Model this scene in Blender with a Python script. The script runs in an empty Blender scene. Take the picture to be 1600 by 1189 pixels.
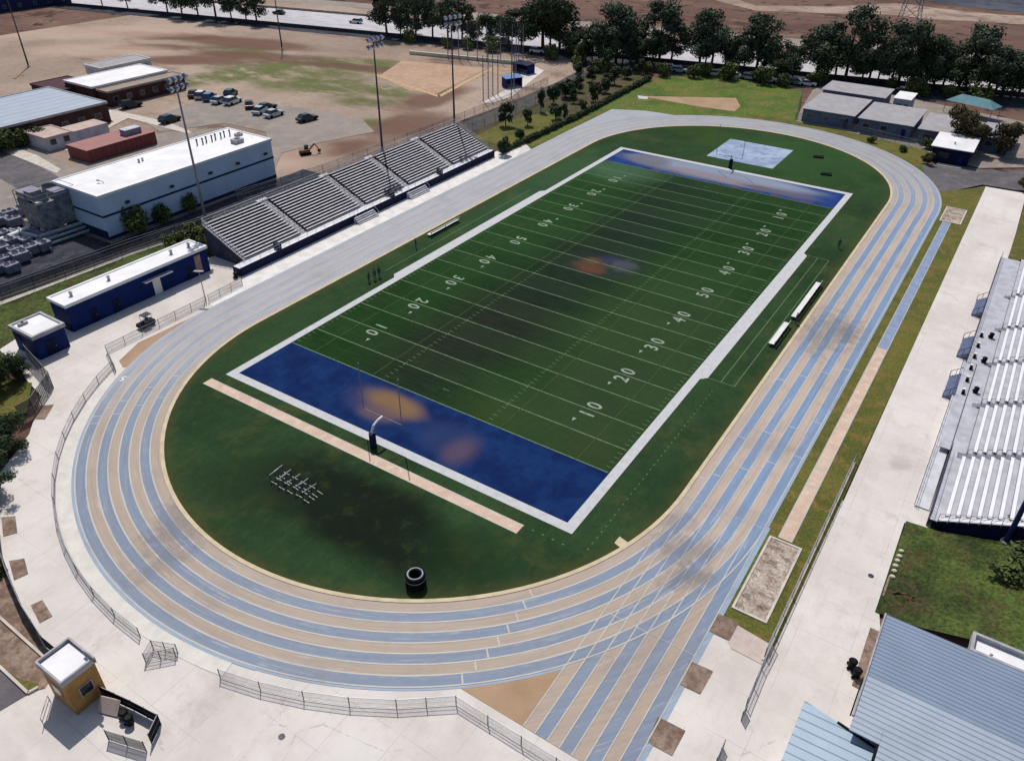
import bpy, math, random
from mathutils import Vector, Euler, Matrix
random.seed(7)
R = math.radians
sc = bpy.context.scene
col = sc.collection

# ------------------------------------------------------------------ camera
F_PX, CAM, ANG = 1234.58, Vector((75.508, -51.788, 56.589)), (0.5754, 0.9750, 0.0102)
MC = Matrix.Rotation(ANG[0], 3, 'Z') @ Matrix.Rotation(ANG[1], 3, 'X') @ Matrix.Rotation(ANG[2], 3, 'Z')
cam = bpy.data.cameras.new('camera'); cam.sensor_width = 36; cam.lens = F_PX / 1600 * 36
cam.clip_start = 0.5; cam.clip_end = 8000
co = bpy.data.objects.new('camera', cam); col.objects.link(co)
co.matrix_world = Matrix.Translation(CAM) @ MC.to_4x4()
sc.camera = co

def at(u, v, z=0.0):
    """survey helper: a point measured in the photo -> ground plan metres at height z"""
    d = MC @ Vector(((u - 800) / F_PX, -(v - 594.5) / F_PX, -1))
    t = (z - CAM.z) / d.z
    return CAM + d * t
def P(s, z=0.0):
    out = []
    for q in s.split():
        a, b = q.split(','); p = at(float(a), float(b), z); out.append((p.x, p.y))
    return out

# ------------------------------------------------------------------ materials
def lin(c):
    c = c / 255.0
    return c / 12.92 if c <= 0.04045 else ((c + 0.055) / 1.055) ** 2.4
KA = 0.86
def C(r, g, b, k=1.0):
    return (lin(r) * KA * k, lin(g) * KA * k, lin(b) * KA * k, 1)

class NT:
    def __init__(s, name):
        s.m = bpy.data.materials.new(name); s.m.use_nodes = True
        s.t = s.m.node_tree; s.n = s.t.nodes; s.l = s.t.links
        s.b = s.n['Principled BSDF']
        s.tc = s.n.new('ShaderNodeTexCoord')
    def noise(s, scale, detail=4, rough=0.6, vec=None, stretch=None):
        n = s.n.new('ShaderNodeTexNoise'); n.inputs['Scale'].default_value = scale
        n.inputs['Detail'].default_value = detail; n.inputs['Roughness'].default_value = rough
        src = vec or s.tc.outputs['Object']
        if stretch:
            mp = s.n.new('ShaderNodeMapping'); mp.inputs['Scale'].default_value = stretch
            s.l.new(src, mp.inputs['Vector']); src = mp.outputs['Vector']
        s.l.new(src, n.inputs['Vector'])
        return n.outputs['Fac']
    def ramp(s, fac, lo, hi):
        r = s.n.new('ShaderNodeMapRange'); r.inputs['From Min'].default_value = lo; r.inputs['From Max'].default_value = hi
        r.interpolation_type = 'SMOOTHSTEP'
        s.l.new(fac, r.inputs['Value']); return r.outputs['Result']
    def mix(s, fac, a, b):
        m = s.n.new('ShaderNodeMix'); m.data_type = 'RGBA'
        if isinstance(fac, float): m.inputs['Factor'].default_value = fac
        else: s.l.new(fac, m.inputs['Factor'])
        for v, k in ((a, 6), (b, 7)):
            if isinstance(v, tuple): m.inputs[k].default_value = v
            else: s.l.new(v, m.inputs[k])
        return m.outputs[2]
    def math(s, op, a, b=None, clamp=False):
        m = s.n.new('ShaderNodeMath'); m.operation = op; m.use_clamp = clamp
        for v, k in ((a, 0), (b, 1)):
            if v is None: continue
            if isinstance(v, (int, float)): m.inputs[k].default_value = v
            else: s.l.new(v, m.inputs[k])
        return m.outputs[0]
    def xyz(s):
        x = s.n.new('ShaderNodeSeparateXYZ'); s.l.new(s.tc.outputs['Object'], x.inputs[0]); return x.outputs
    def blob(s, cx, cy, rx, ry, rot=0, soft=1.0, nz=0.35, nscale=0.15, hard=0.0):
        """mask 1 inside an irregular ellipse, fading to 0"""
        mp = s.n.new('ShaderNodeMapping'); mp.vector_type = 'TEXTURE'
        mp.inputs['Location'].default_value = (cx, cy, 0); mp.inputs['Rotation'].default_value = (0, 0, R(rot))
        mp.inputs['Scale'].default_value = (rx, ry, 1000)
        s.l.new(s.tc.outputs['Object'], mp.inputs['Vector'])
        ln = s.n.new('ShaderNodeVectorMath'); ln.operation = 'LENGTH'; s.l.new(mp.outputs['Vector'], ln.inputs[0])
        n = s.noise(nscale, 3)
        d = s.math('ADD', ln.outputs['Value'], s.math('MULTIPLY', s.math('SUBTRACT', n, 0.5), nz * 2))
        inv = s.ramp(d, 1.0 + soft * 0.5, 1.0 - soft * 0.5)
        return inv
    def bump(s, h, strength=0.3, dist=0.05):
        b = s.n.new('ShaderNodeBump'); b.inputs['Strength'].default_value = strength; b.inputs['Distance'].default_value = dist
        s.l.new(h, b.inputs['Height']); s.l.new(b.outputs['Normal'], s.b.inputs['Normal'])
    def done(s, c, rough=0.85, metal=0.0, spec=0.3):
        if isinstance(c, tuple): s.b.inputs['Base Color'].default_value = c
        else: s.l.new(c, s.b.inputs['Base Color'])
        s.b.inputs['Roughness'].default_value = rough; s.b.inputs['Metallic'].default_value = metal
        s.b.inputs['Specular IOR Level'].default_value = spec
        return s.m

def simple(name, c, rough=0.6, metal=0.0, var=0.12, scale=1.5, spec=None):
    if spec is None: spec = 0.3 if max(c[:3]) > .12 else 0.1
    t = NT(name); n = t.noise(scale, 5, 0.65)
    d = tuple(x * (1 - var * 2) for x in c[:3]) + (1,); e = tuple(min(1, x * (1 + var)) for x in c[:3]) + (1,)
    return t.done(t.mix(t.ramp(n, 0.3, 0.7), d, e), rough, metal, spec)

def ground(name, cols, s1=0.05, s2=0.5, s3=6.0, rough=0.95, fine=0.25, stretch=None, bump=0.0, spec=0.15):
    t = NT(name)
    a = t.mix(t.ramp(t.noise(s1, 6, 0.6, stretch=stretch), 0.38, 0.62), cols[0], cols[1])
    if len(cols) > 2: a = t.mix(t.ramp(t.noise(s2, 5, 0.65, stretch=stretch), 0.45, 0.68), a, cols[2])
    f = t.noise(s3, 6, 0.75)
    dk = t.n.new('ShaderNodeMix'); dk.data_type = 'RGBA'; dk.blend_type = 'MULTIPLY'
    dk.inputs['Factor'].default_value = 1.0
    g = t.mix(t.ramp(f, 0.3, 0.7), (1 - fine * 1.5,) * 3 + (1,), (1 + fine * 0.6,) * 3 + (1,))
    t.l.new(a, dk.inputs[6]); t.l.new(g, dk.inputs[7])
    if bump: t.bump(f, bump, 0.05)
    return t.done(dk.outputs[2], rough, 0, spec)

M = {}
M['dirt'] = None
def dirt_mat():
    t = NT('dirt_ground')
    a = t.mix(t.ramp(t.noise(0.02, 6, 0.65, stretch=(1, 0.5, 1)), 0.36, 0.64), C(184, 164, 148), C(158, 138, 124))
    a = t.mix(t.ramp(t.noise(0.035, 6, 0.7, stretch=(0.5, 1.5, 1)), 0.5, 0.7), a, C(120, 92, 78))
    a = t.mix(t.math('MULTIPLY', t.ramp(t.noise(0.06, 5, 0.7), 0.5, 0.72), 0.6), a, C(188, 166, 146))
    a = t.mix(t.math('MULTIPLY', t.ramp(t.noise(0.7, 6, 0.75), 0.45, 0.75), 0.5), a, C(118, 100, 86))
    gr = [(-118, 118, 24, 15, 20), (-128, 100, 17, 7, 60), (-95, 112, 18, 10, 10), (-65, 89, 11, 4, 40), (-108, 136, 20, 9, 20), (-76, 118, 8, 5, 0), (-150, 130, 14, 8, 0), (-72, 108, 10, 4, 30)]
    fine = t.ramp(t.noise(0.12, 6, 0.75, stretch=(0.7, 1.4, 1)), 0.3, 0.58)
    for (x, y, rx, ry, ro) in gr:
        k = t.math('MULTIPLY', t.blob(x, y, rx, ry, ro, 0.9, 0.6, 0.06), t.math('MULTIPLY', fine, 0.95))
        a = t.mix(k, a, C(102, 108, 64))
    # brown scraped patches
    for (x, y, rx, ry, ro) in [(-160, 138, 34, 8, 15), (-152, 112, 20, 6, 30), (-190, 130, 20, 6, 20), (-55, 72, 12, 5, 60), (-52, 98, 8, 12, 0), (-140, 128, 22, 5, 25), (-175, 118, 16, 5, 35), (-62, 120, 6, 14, 0), (-100, 135, 30, 4, 15)]:
        a = t.mix(t.math('MULTIPLY', t.blob(x, y, rx, ry, ro, 0.8, 0.7, 0.05), 0.85), a, C(112, 82, 70))
    for (x, y, rx, ry, ro) in [(-215, 120, 40, 12, 40), (-60, 62, 9, 12, 0), (-185, 105, 25, 8, 30)]:
        a = t.mix(t.math('MULTIPLY', t.blob(x, y, rx, ry, ro, 0.8, 0.6, 0.05), 0.6), a, C(196, 170, 152))
    return t.done(a, 0.97, 0, 0.1)
M['dirt'] = dirt_mat()

def terrain_mat():
    t = NT('far_terrain')
    a = t.mix(t.ramp(t.noise(0.012, 6, 0.6, stretch=(0.6, 1.4, 1)), 0.36, 0.64), C(124, 98, 88), C(98, 74, 68))
    a = t.mix(t.ramp(t.noise(0.05, 7, 0.7, stretch=(0.5, 1.6, 1)), 0.5, 0.68), a, C(138, 114, 98))
    a = t.mix(t.ramp(t.noise(0.16, 4, 0.6), 0.58, 0.66), a, C(66, 54, 50))
    a = t.mix(t.ramp(t.noise(0.05, 6, 0.75), 0.55, 0.62), a, C(84, 66, 62))
    a = t.mix(t.math('MULTIPLY', t.ramp(t.noise(1.2, 4, 0.8), 0.5, 0.8), 0.4), a, C(84, 66, 58))
    return t.done(a, 1.0, 0, 0.05)
M['terrain'] = terrain_mat()

def concrete_mat(name='concrete', c0=(230, 223, 217), c1=(216, 208, 202), joints=4.5):
    t = NT(name)
    a = t.mix(t.ramp(t.noise(0.09, 7, 0.7), 0.35, 0.65), C(*c0), C(*c1))
    a = t.mix(t.math('MULTIPLY', t.ramp(t.noise(0.5, 7, 0.8), 0.5, 0.8), 0.45), a, C(186, 174, 166))
    a = t.mix(t.math('MULTIPLY', t.ramp(t.noise(0.22, 4, 0.5), 0.62, 0.78), 0.5), a, C(176, 162, 154))
    x, y, z = t.xyz()
    n = t.math('MULTIPLY', t.math('SUBTRACT', t.noise(0.4, 2), 0.5), 0.12)
    for ax in (x, y):
        f = t.math('FRACT', t.math('DIVIDE', t.math('ADD', ax, n), joints))
        m = t.math('LESS_THAN', f, 0.012)
        a = t.mix(t.math('MULTIPLY', m, t.math('MULTIPLY', t.ramp(t.noise(0.3, 3, 0.7), 0.35, 0.6), 0.45)), a, C(160, 150, 142))
    a = t.mix(t.math('MULTIPLY', t.ramp(t.noise(0.25, 6, 0.75, stretch=(2.2, 0.3, 1)), 0.5, 0.72), 0.3), a, C(190, 178, 170))
    a = t.mix(t.math('MULTIPLY', t.ramp(t.noise(0.05, 6, 0.75), 0.5, 0.66), 0.5), a, C(202, 190, 178))
    a = t.mix(t.math('MULTIPLY', t.ramp(t.noise(0.11, 6, 0.8), 0.54, 0.66), 0.4), a, C(190, 180, 174))
    a = t.mix(t.math('MULTIPLY', t.ramp(t.noise(0.07, 5, 0.7, stretch=(0.4, 2, 1)), 0.56, 0.66), 0.35), a, C(238, 230, 222))
    w = t.n.new('ShaderNodeTexVoronoi'); w.feature = 'DISTANCE_TO_EDGE'; w.inputs['Scale'].default_value = 0.09; t.l.new(t.tc.outputs['Object'], w.inputs['Vector'])
    a = t.mix(t.math('MULTIPLY', t.math('LESS_THAN', t.math('ADD', w.outputs['Distance'], t.math('MULTIPLY', t.noise(0.9, 6, 0.85), 0.07)), 0.036), t.math('MULTIPLY', t.ramp(t.noise(0.06, 3, 0.6), 0.5, 0.6), 0.4)), a, C(150, 140, 132))
    sp = t.ramp(t.noise(2.6, 2, 0.5), 0.74, 0.8)
    a = t.mix(t.math('MULTIPLY', sp, 0.45), a, C(150, 138, 128))
    return t.done(a, 0.9, 0, 0.2)
M['concrete'] = concrete_mat()
M['kerb'] = simple('pale_concrete', C(212, 202, 190), 0.9, 0, 0.1, 0.8)

def turf_mat(name, base, dark, olive, stripes=0.0, blobs=(), nz=0.0):
    t = NT(name)
    a = t.mix(t.ramp(t.noise(0.06, 6, 0.65), 0.36, 0.64), base, dark)
    a = t.mix(t.ramp(t.noise(0.13, 5, 0.7), 0.5, 0.72), a, olive)
    a = t.mix(t.math('MULTIPLY', t.ramp(t.noise(1.6, 6, 0.8), 0.4, 0.75), 0.55), a, tuple(v * 0.5 for v in dark[:3]) + (1,))
    a = t.mix(t.math('MULTIPLY', t.ramp(t.noise(1.1, 5, 0.75, stretch=(1, 0.25, 1)), 0.5, 0.8), 0.35), a, tuple(v * 1.5 for v in olive[:3]) + (1,))
    for (x, y, rx, ry, ro, c, k, soft, nzz, ns) in blobs:
        a = t.mix(t.math('MULTIPLY', t.blob(x, y, rx, ry, ro, soft, nzz, ns), k * 0.88), a, c)
    px, py, pz = t.xyz()
    if name == 'turf':
        f = t.math('GREATER_THAN', t.math('FRACT', t.math('DIVIDE', py, 9.144)), 0.5)
        a = t.mix(t.math('MULTIPLY', f, 0.10), a, C(70, 92, 60))
        a = t.mix(t.math('MULTIPLY', t.ramp(t.noise(1.0, 5, 0.8, stretch=(0.2, 2.4, 1)), 0.42, 0.7), 0.3), a, C(62, 82, 54))
        a = t.mix(t.math('MULTIPLY', t.ramp(t.noise(1.0, 5, 0.8, stretch=(2.6, 0.15, 1)), 0.45, 0.72), 0.22), a, C(30, 44, 30))
    else:
        cl = t.n.new('ShaderNodeClamp'); cl.inputs['Min'].default_value = 10.7; cl.inputs['Max'].default_value = 109.3; t.l.new(py, cl.inputs['Value'])
        dx = t.math('SUBTRACT', px, 24.4); dy = t.math('SUBTRACT', py, cl.outputs[0])
        d = t.math('SQRT', t.math('ADD', t.math('MULTIPLY', dx, dx), t.math('MULTIPLY', dy, dy)))
        d = t.math('ADD', d, t.math('MULTIPLY', t.math('SUBTRACT', t.noise(0.7, 4, 0.7), 0.5), 3.0))
        a = t.mix(t.math('MULTIPLY', t.ramp(d, 30.4, 33.2), 0.7), a, C(82, 78, 46))
        a = t.mix(t.math('MULTIPLY', t.ramp(t.noise(0.4, 6, 0.8), 0.5, 0.72), 0.4), a, C(66, 84, 44))
    t.bump(t.noise(9, 3, 0.8), 0.4, 0.03)
    return t.done(a, 0.95, 0, 0.03)
DK = C(28, 36, 30)
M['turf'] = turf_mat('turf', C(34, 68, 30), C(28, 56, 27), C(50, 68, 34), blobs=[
    (20, 48, 8.5, 44, 2, C(28, 36, 33), 0.85, 1.4, 0.5, 0.08),  # dark streak down the field: a lighting effect painted into the turf colour
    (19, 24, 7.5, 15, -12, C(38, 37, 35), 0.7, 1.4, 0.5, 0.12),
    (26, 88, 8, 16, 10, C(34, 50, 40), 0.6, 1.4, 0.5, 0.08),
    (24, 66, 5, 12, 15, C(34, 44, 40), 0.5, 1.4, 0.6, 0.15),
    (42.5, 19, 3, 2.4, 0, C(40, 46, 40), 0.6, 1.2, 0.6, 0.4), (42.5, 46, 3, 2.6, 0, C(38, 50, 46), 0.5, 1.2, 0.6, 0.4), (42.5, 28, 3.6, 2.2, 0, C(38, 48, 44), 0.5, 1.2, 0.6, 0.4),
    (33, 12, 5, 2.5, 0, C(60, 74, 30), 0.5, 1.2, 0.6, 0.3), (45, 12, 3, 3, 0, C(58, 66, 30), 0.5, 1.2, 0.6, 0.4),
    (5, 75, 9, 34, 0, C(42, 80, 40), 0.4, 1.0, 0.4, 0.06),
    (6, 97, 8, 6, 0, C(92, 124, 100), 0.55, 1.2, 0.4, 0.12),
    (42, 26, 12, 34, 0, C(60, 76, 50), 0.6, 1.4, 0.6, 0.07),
    (24.2, 55.0, 5.4, 4.4, 20, C(46, 50, 58), 0.7, 1.2, 0.6, 0.35),
    (22.2, 53.2, 2.6, 2.2, 60, C(104, 66, 52), 0.8, 1.3, 0.8, 0.5),
    (23.6, 52.0, 1.8, 1.1, 10, C(116, 62, 54), 0.75, 1.2, 0.8, 0.7),
    (22.0, 55.2, 1.5, 1.2, 0, C(108, 80, 46), 0.6, 1.2, 0.8, 0.7),
    (24.3, 56.8, 1.7, 1.5, 0, C(58, 54, 96), 0.7, 1.2, 0.8, 0.7),
    (27.0, 56.2, 2.2, 2.0, 0, C(92, 94, 106), 0.6, 1.3, 0.9, 0.8),
])
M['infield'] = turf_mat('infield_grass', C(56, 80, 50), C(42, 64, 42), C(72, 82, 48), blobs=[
    (31, -10.5, 13, 5.2, -4, C(20, 25, 23), 1.0, 0.8, 0.45, 0.11),  # near dark patch: dim lighting painted into the grass colour
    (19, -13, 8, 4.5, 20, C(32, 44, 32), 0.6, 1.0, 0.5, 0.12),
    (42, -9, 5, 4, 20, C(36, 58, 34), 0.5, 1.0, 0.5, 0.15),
    (6, 134, 16, 6, -20, C(62, 80, 34), 0.6, 1.0, 0.6, 0.1),
    (35, 128, 18, 14, 0, C(52, 88, 44), 0.6, 1.0, 0.5, 0.1),
    (-3.5, 82, 4, 28, 0, C(70, 104, 76), 0.35, 1.0, 0.5, 0.1),
])
M['mound_grass'] = ground('olive_grass', [C(112, 112, 54), C(92, 98, 46), C(132, 112, 62)], 0.12, 0.5, 3.5, fine=0.3)
M['bright_grass'] = ground('bright_grass', [C(104, 124, 52), C(80, 106, 46), C(128, 118, 68)], 0.06, 0.16, 1.5, fine=0.3)
M['rough_grass'] = ground('rough_grass', [C(92, 108, 52), C(58, 70, 38), C(88, 80, 50)], 0.16, 0.45, 3.0, fine=0.45, bump=0.3)
M['slope'] = ground('slope_scrub', [C(104, 92, 70), C(72, 86, 46), C(88, 70, 62)], 0.09, 0.3, 2.2, fine=0.4)
M['asphalt'] = ground('asphalt', [C(112, 108, 112), C(96, 92, 98), C(124, 118, 118)], 0.08, 0.4, 5, fine=0.15)
M['dark_asphalt'] = ground('dark_asphalt', [C(70, 72, 82), C(52, 54, 66), C(84, 84, 92)], 0.1, 0.5, 5, fine=0.25)
M['back_road'] = ground('back_road', [C(86, 84, 84), C(104, 98, 92), C(70, 70, 74)], 0.1, 0.4, 4, fine=0.25)
M['lot'] = ground('parking_asphalt', [C(160, 150, 142), C(148, 138, 132), C(170, 158, 146)], 0.05, 0.3, 4, fine=0.12)
M['freeway'] = ground('freeway_concrete', [C(214, 210, 214), C(200, 196, 200), C(182, 178, 182)], 0.04, 0.3, 3, fine=0.1, stretch=(0.4, 1.6, 1))
M['sand'] = ground('pit_gravel', [C(214, 198, 184), C(184, 166, 152), C(136, 118, 104)], 0.5, 0.9, 4.0, fine=0.4, bump=0.5)
M['clay'] = ground('infield_clay', [C(194, 162, 138), C(182, 150, 126), C(202, 172, 148)], 0.1, 0.6, 3, fine=0.08)
M['patch_dirt'] = ground('bare_soil', [C(170, 148, 132), C(138, 114, 100), C(122, 100, 88)], 0.5, 1.5, 6, fine=0.3)
M['pad'] = ground('landing_pad', [C(176, 192, 214), C(150, 168, 196), C(130, 148, 178)], 0.15, 0.5, 3, fine=0.1)
M['tan_apron'] = ground('tan_apron', [C(186, 156, 126), C(172, 142, 114), C(178, 150, 124)], 0.2, 0.6, 8, fine=0.08)
M['runway'] = ground('runway_rubber', [C(222, 196, 174), C(212, 182, 162), C(228, 206, 186)], 0.3, 0.8, 8, fine=0.1)

def painted(name, c, wear=0.35, worn=None, spec=0.2):
    t = NT(name)
    w = t.math('MULTIPLY', t.ramp(t.noise(1.3, 6, 0.75), 0.42, 0.72), wear)
    return t.done(t.mix(w, c, worn or tuple(v * 0.6 for v in c[:3]) + (1,)), 0.85, 0, spec)
M['white_paint'] = painted('white_turf_paint', C(206, 206, 208), 0.5, C(164, 170, 168), 0.1)
M['line_paint'] = painted('faded_line_paint', C(118, 140, 106), 0.9, C(66, 90, 58), 0.05)
M['number_paint'] = painted('number_paint', C(156, 168, 152), 0.9, C(92, 110, 86), 0.05)
M['hash_paint'] = painted('hash_paint', C(104, 124, 90), 0.9, C(60, 82, 52), 0.05)
M['box_paint'] = painted('coaching_line_paint', C(120, 150, 104), 0.5, C(84, 110, 76))
M['yellow_paint'] = painted('soccer_line_paint', C(72, 88, 48), 0.9, C(50, 66, 38), 0.05)

def endzone_mat(name, blobs, base=(18, 38, 84), alt=(26, 54, 104)):
    t = NT(name)
    a = t.mix(t.ramp(t.noise(0.25, 5, 0.65), 0.36, 0.66), C(*base), C(*alt))
    a = t.mix(t.math('MULTIPLY', t.ramp(t.noise(1.4, 5, 0.7, stretch=(1, 0.3, 1)), 0.48, 0.75), 0.4), a, C(16, 26, 72))
    for (x, y, rx, ry, ro, c, k, soft, nzz, ns) in blobs:
        a = t.mix(t.math('MULTIPLY', t.blob(x, y, rx, ry, ro, soft, nzz, ns), k), a, c)
    return t.done(a, 0.92, 0, 0.04)
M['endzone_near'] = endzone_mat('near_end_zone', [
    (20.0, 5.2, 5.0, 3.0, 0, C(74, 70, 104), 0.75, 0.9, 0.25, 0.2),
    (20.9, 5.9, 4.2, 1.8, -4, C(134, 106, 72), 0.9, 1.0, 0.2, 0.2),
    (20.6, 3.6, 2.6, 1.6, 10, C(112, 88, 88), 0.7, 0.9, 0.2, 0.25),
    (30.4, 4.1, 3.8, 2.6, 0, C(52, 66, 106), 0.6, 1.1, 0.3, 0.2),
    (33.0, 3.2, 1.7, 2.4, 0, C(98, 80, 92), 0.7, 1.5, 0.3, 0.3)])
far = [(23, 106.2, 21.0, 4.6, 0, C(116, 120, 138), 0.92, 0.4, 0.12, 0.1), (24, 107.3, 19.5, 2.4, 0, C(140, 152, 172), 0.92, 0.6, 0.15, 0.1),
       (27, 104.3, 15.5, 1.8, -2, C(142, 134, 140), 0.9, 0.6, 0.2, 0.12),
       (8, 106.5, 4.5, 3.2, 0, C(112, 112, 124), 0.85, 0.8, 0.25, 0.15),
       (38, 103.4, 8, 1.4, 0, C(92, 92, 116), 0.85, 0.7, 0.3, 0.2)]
for i, x in enumerate((12, 15.5, 29, 33.5, 37.5, 41, 43.5)):
    far.append((x, 101.6 + 0.5 * (i % 2), 1.1, 0.7, 0, C(112, 84, 84), 0.5, 1.4, 0.8, 0.6))
M['endzone_far'] = endzone_mat('far_end_zone', far, (34, 58, 116), (44, 72, 132))

# track: lane rubber with sun glare painted in as paling towards the far straight
def lane_mat(name, near, bright, pale):
    t = NT(name)
    x, y, z = t.xyz()
    n = t.noise(0.35, 5, 0.7)
    fx = t.ramp(x, 50, 62)                                   # sunlit look of the east straight painted in as brighter colour
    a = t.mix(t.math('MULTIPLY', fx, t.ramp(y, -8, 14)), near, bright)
    # glare on the west straight and far bend, put into the colour
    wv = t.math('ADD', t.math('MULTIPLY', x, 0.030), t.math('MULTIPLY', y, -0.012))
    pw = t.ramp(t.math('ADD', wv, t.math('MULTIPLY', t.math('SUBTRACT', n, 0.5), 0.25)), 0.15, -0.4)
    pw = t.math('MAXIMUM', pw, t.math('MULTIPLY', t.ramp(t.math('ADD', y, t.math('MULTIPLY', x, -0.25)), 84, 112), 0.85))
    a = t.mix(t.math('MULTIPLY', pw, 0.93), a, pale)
    cl = t.n.new('ShaderNodeClamp'); cl.inputs['Min'].default_value = 10.7; cl.inputs['Max'].default_value = 109.3; t.l.new(y, cl.inputs['Value'])
    dx = t.math('SUBTRACT', x, 24.4); dy = t.math('SUBTRACT', y, cl.outputs[0])
    d = t.math('SQRT', t.math('ADD', t.math('MULTIPLY', dx, dx), t.math('MULTIPLY', dy, dy)))
    cv = t.n.new('ShaderNodeCombineXYZ'); t.l.new(t.math('MULTIPLY', d, 5.0), cv.inputs[0]); t.l.new(t.math('MULTIPLY', x, 0.22), cv.inputs[1]); t.l.new(t.math('MULTIPLY', y, 0.22), cv.inputs[2])
    st = t.noise(0.6, 6, 0.8, vec=cv.outputs[0])
    a = t.mix(t.math('MULTIPLY', t.ramp(st, 0.42, 0.68), 0.5), a, tuple(v * 0.62 for v in near[:3]) + (1,))
    a = t.mix(t.math('MULTIPLY', t.ramp(t.noise(0.9, 6, 0.85), 0.42, 0.72), 0.3), a, C(160, 156, 156))
    a = t.mix(t.math('MULTIPLY', t.ramp(t.noise(0.14, 4, 0.6), 0.5, 0.75), 0.3), a, C(124, 122, 132))
    for (bx, by, rx, ry, ro, k) in [(16.5, -21.3, 2.6, 4.5, 20, 0.6), (20, -26, 1.3, 3.0, -10, 0.35), (60.5, 53, 3.0, 6.0, 0, 0.55), (63.2, 55, 1.2, 2.5, 0, 0.5), (60.0, 3.2, 3.0, 1.6, 30, 0.5), (61.8, 0.0, 2.4, 1.3, 50, 0.6), (57.5, 6, 2.0, 1.4, 40, 0.4)]:
        a = t.mix(t.math('MULTIPLY', t.blob(bx, by, rx, ry, ro, 1.3, 1.3, 0.7), k * 0.9), a, C(84, 84, 92))
    a = t.mix(t.math('MULTIPLY', t.ramp(t.noise(0.8, 5, 0.85, vec=cv.outputs[0]), 0.56, 0.64), 0.35), a, C(206, 202, 198))
    a = t.mix(t.math('MULTIPLY', t.ramp(t.noise(0.09, 7, 0.85), 0.5, 0.68), 0.3), a, C(120, 116, 120))
    t.bump(t.noise(14, 2, 0.8), 0.25, 0.02)
    return t.done(a, 0.62, 0, 0.45)
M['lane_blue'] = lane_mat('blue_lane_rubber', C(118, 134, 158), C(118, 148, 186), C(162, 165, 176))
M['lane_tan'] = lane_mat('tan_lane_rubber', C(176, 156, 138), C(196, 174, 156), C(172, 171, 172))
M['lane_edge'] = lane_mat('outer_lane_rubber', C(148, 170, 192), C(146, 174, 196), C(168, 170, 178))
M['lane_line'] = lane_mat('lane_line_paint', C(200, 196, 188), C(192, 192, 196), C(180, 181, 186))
M['rail'] = simple('tan_track_kerb', C(214, 196, 164), 0.85, 0, 0.08, 0.6)

M['aluminium'] = simple('bleacher_aluminium', C(222, 222, 228), 0.42, 0.15, 0.08, 0.9, 0.5)
M['aluminium_grey'] = simple('dull_aluminium', C(190, 188, 194), 0.5, 0.2, 0.12, 0.9, 0.5)
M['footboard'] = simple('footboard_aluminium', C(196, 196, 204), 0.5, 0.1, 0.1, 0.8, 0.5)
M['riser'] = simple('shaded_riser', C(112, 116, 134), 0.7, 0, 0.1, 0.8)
M['bright_seat'] = simple('bright_seat_plank', C(250, 250, 254), 0.45, 0.05, 0.03, 0.9, 0.4)
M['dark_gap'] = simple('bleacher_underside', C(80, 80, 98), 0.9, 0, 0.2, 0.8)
M['navy'] = simple('navy_paint', C(28, 46, 104), 0.6, 0, 0.14, 0.5, 0.06)
M['navy_dark'] = simple('dark_navy_panel', C(26, 32, 66), 0.6, 0, 0.2, 0.7)
M['black'] = simple('black_plastic', C(20, 20, 24), 0.5, 0, 0.2, 2)
M['black_net'] = simple('black_windscreen', C(30, 30, 34), 0.8, 0, 0.3, 1.5)
M['white_roof'] = simple('white_roof_membrane', C(246, 244, 246), 0.6, 0, 0.06, 0.25)
M['grey_trim'] = simple('grey_roof_trim', C(176, 174, 178), 0.6, 0, 0.12, 1)
M['steel'] = simple('galvanised_steel', C(150, 152, 160), 0.45, 0.5, 0.12, 1)
M['dark_steel'] = simple('dark_steel', C(72, 74, 84), 0.5, 0.4, 0.15, 1)
M['pole_dark'] = simple('dark_pole', C(92, 92, 102), 0.6, 0.2, 0.15, 1)
M['lamp'] = simple('floodlight_housing', C(120, 130, 160), 0.35, 0.4, 0.12, 2)
M['glass'] = simple('dark_window_glass', C(40, 48, 62), 0.12, 0, 0.15, 1, 0.6)
M['blue_wall'] = simple('pale_blue_cladding', C(206, 222, 242), 0.7, 0, 0.05, 0.25)
M['blue_band'] = simple('dark_blue_band', C(38, 50, 92), 0.6, 0, 0.1, 1)
M['brown_wall'] = simple('brown_cladding', C(84, 58, 56), 0.85, 0, 0.18, 0.7)
M['brown_roof'] = simple('tan_gravel_roof', C(166, 150, 140), 0.95, 0, 0.1, 0.6)
M['brown_roof_dark'] = simple('maroon_roof', C(92, 66, 72), 0.9, 0, 0.12, 0.6)
M['grey_roof'] = simple('grey_gravel_roof', C(172, 168, 172), 0.95, 0, 0.07, 0.5)
M['tan_roof'] = simple('tan_flat_roof', C(204, 180, 170), 0.9, 0, 0.08, 0.5)
M['grey_wall'] = simple('grey_cladding', C(168, 176, 190), 0.8, 0, 0.12, 0.7)
M['light_grey_wall'] = simple('light_grey_cladding', C(204, 206, 216), 0.8, 0, 0.12, 0.7)
M['portable_wall'] = simple('slate_portable_cladding', C(104, 116, 140), 0.85, 0, 0.14, 0.6)
M['ochre'] = simple('ochre_stucco', C(184, 140, 78), 0.8, 0, 0.14, 0.8)
M['rust'] = simple('rusty_excavator_paint', C(124, 84, 58), 0.6, 0, 0.2, 1.5)
M['teal'] = simple('teal_shade_fabric', C(104, 148, 156), 0.8, 0, 0.08, 0.6)
M['trunk'] = simple('bark', C(84, 70, 60), 0.95, 0, 0.25, 3)
M['skin'] = simple('skin', C(150, 110, 90), 0.6, 0, 0.05, 2)
M['cloth'] = simple('slate_clothing', C(70, 82, 104), 0.9, 0, 0.15, 4)
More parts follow.
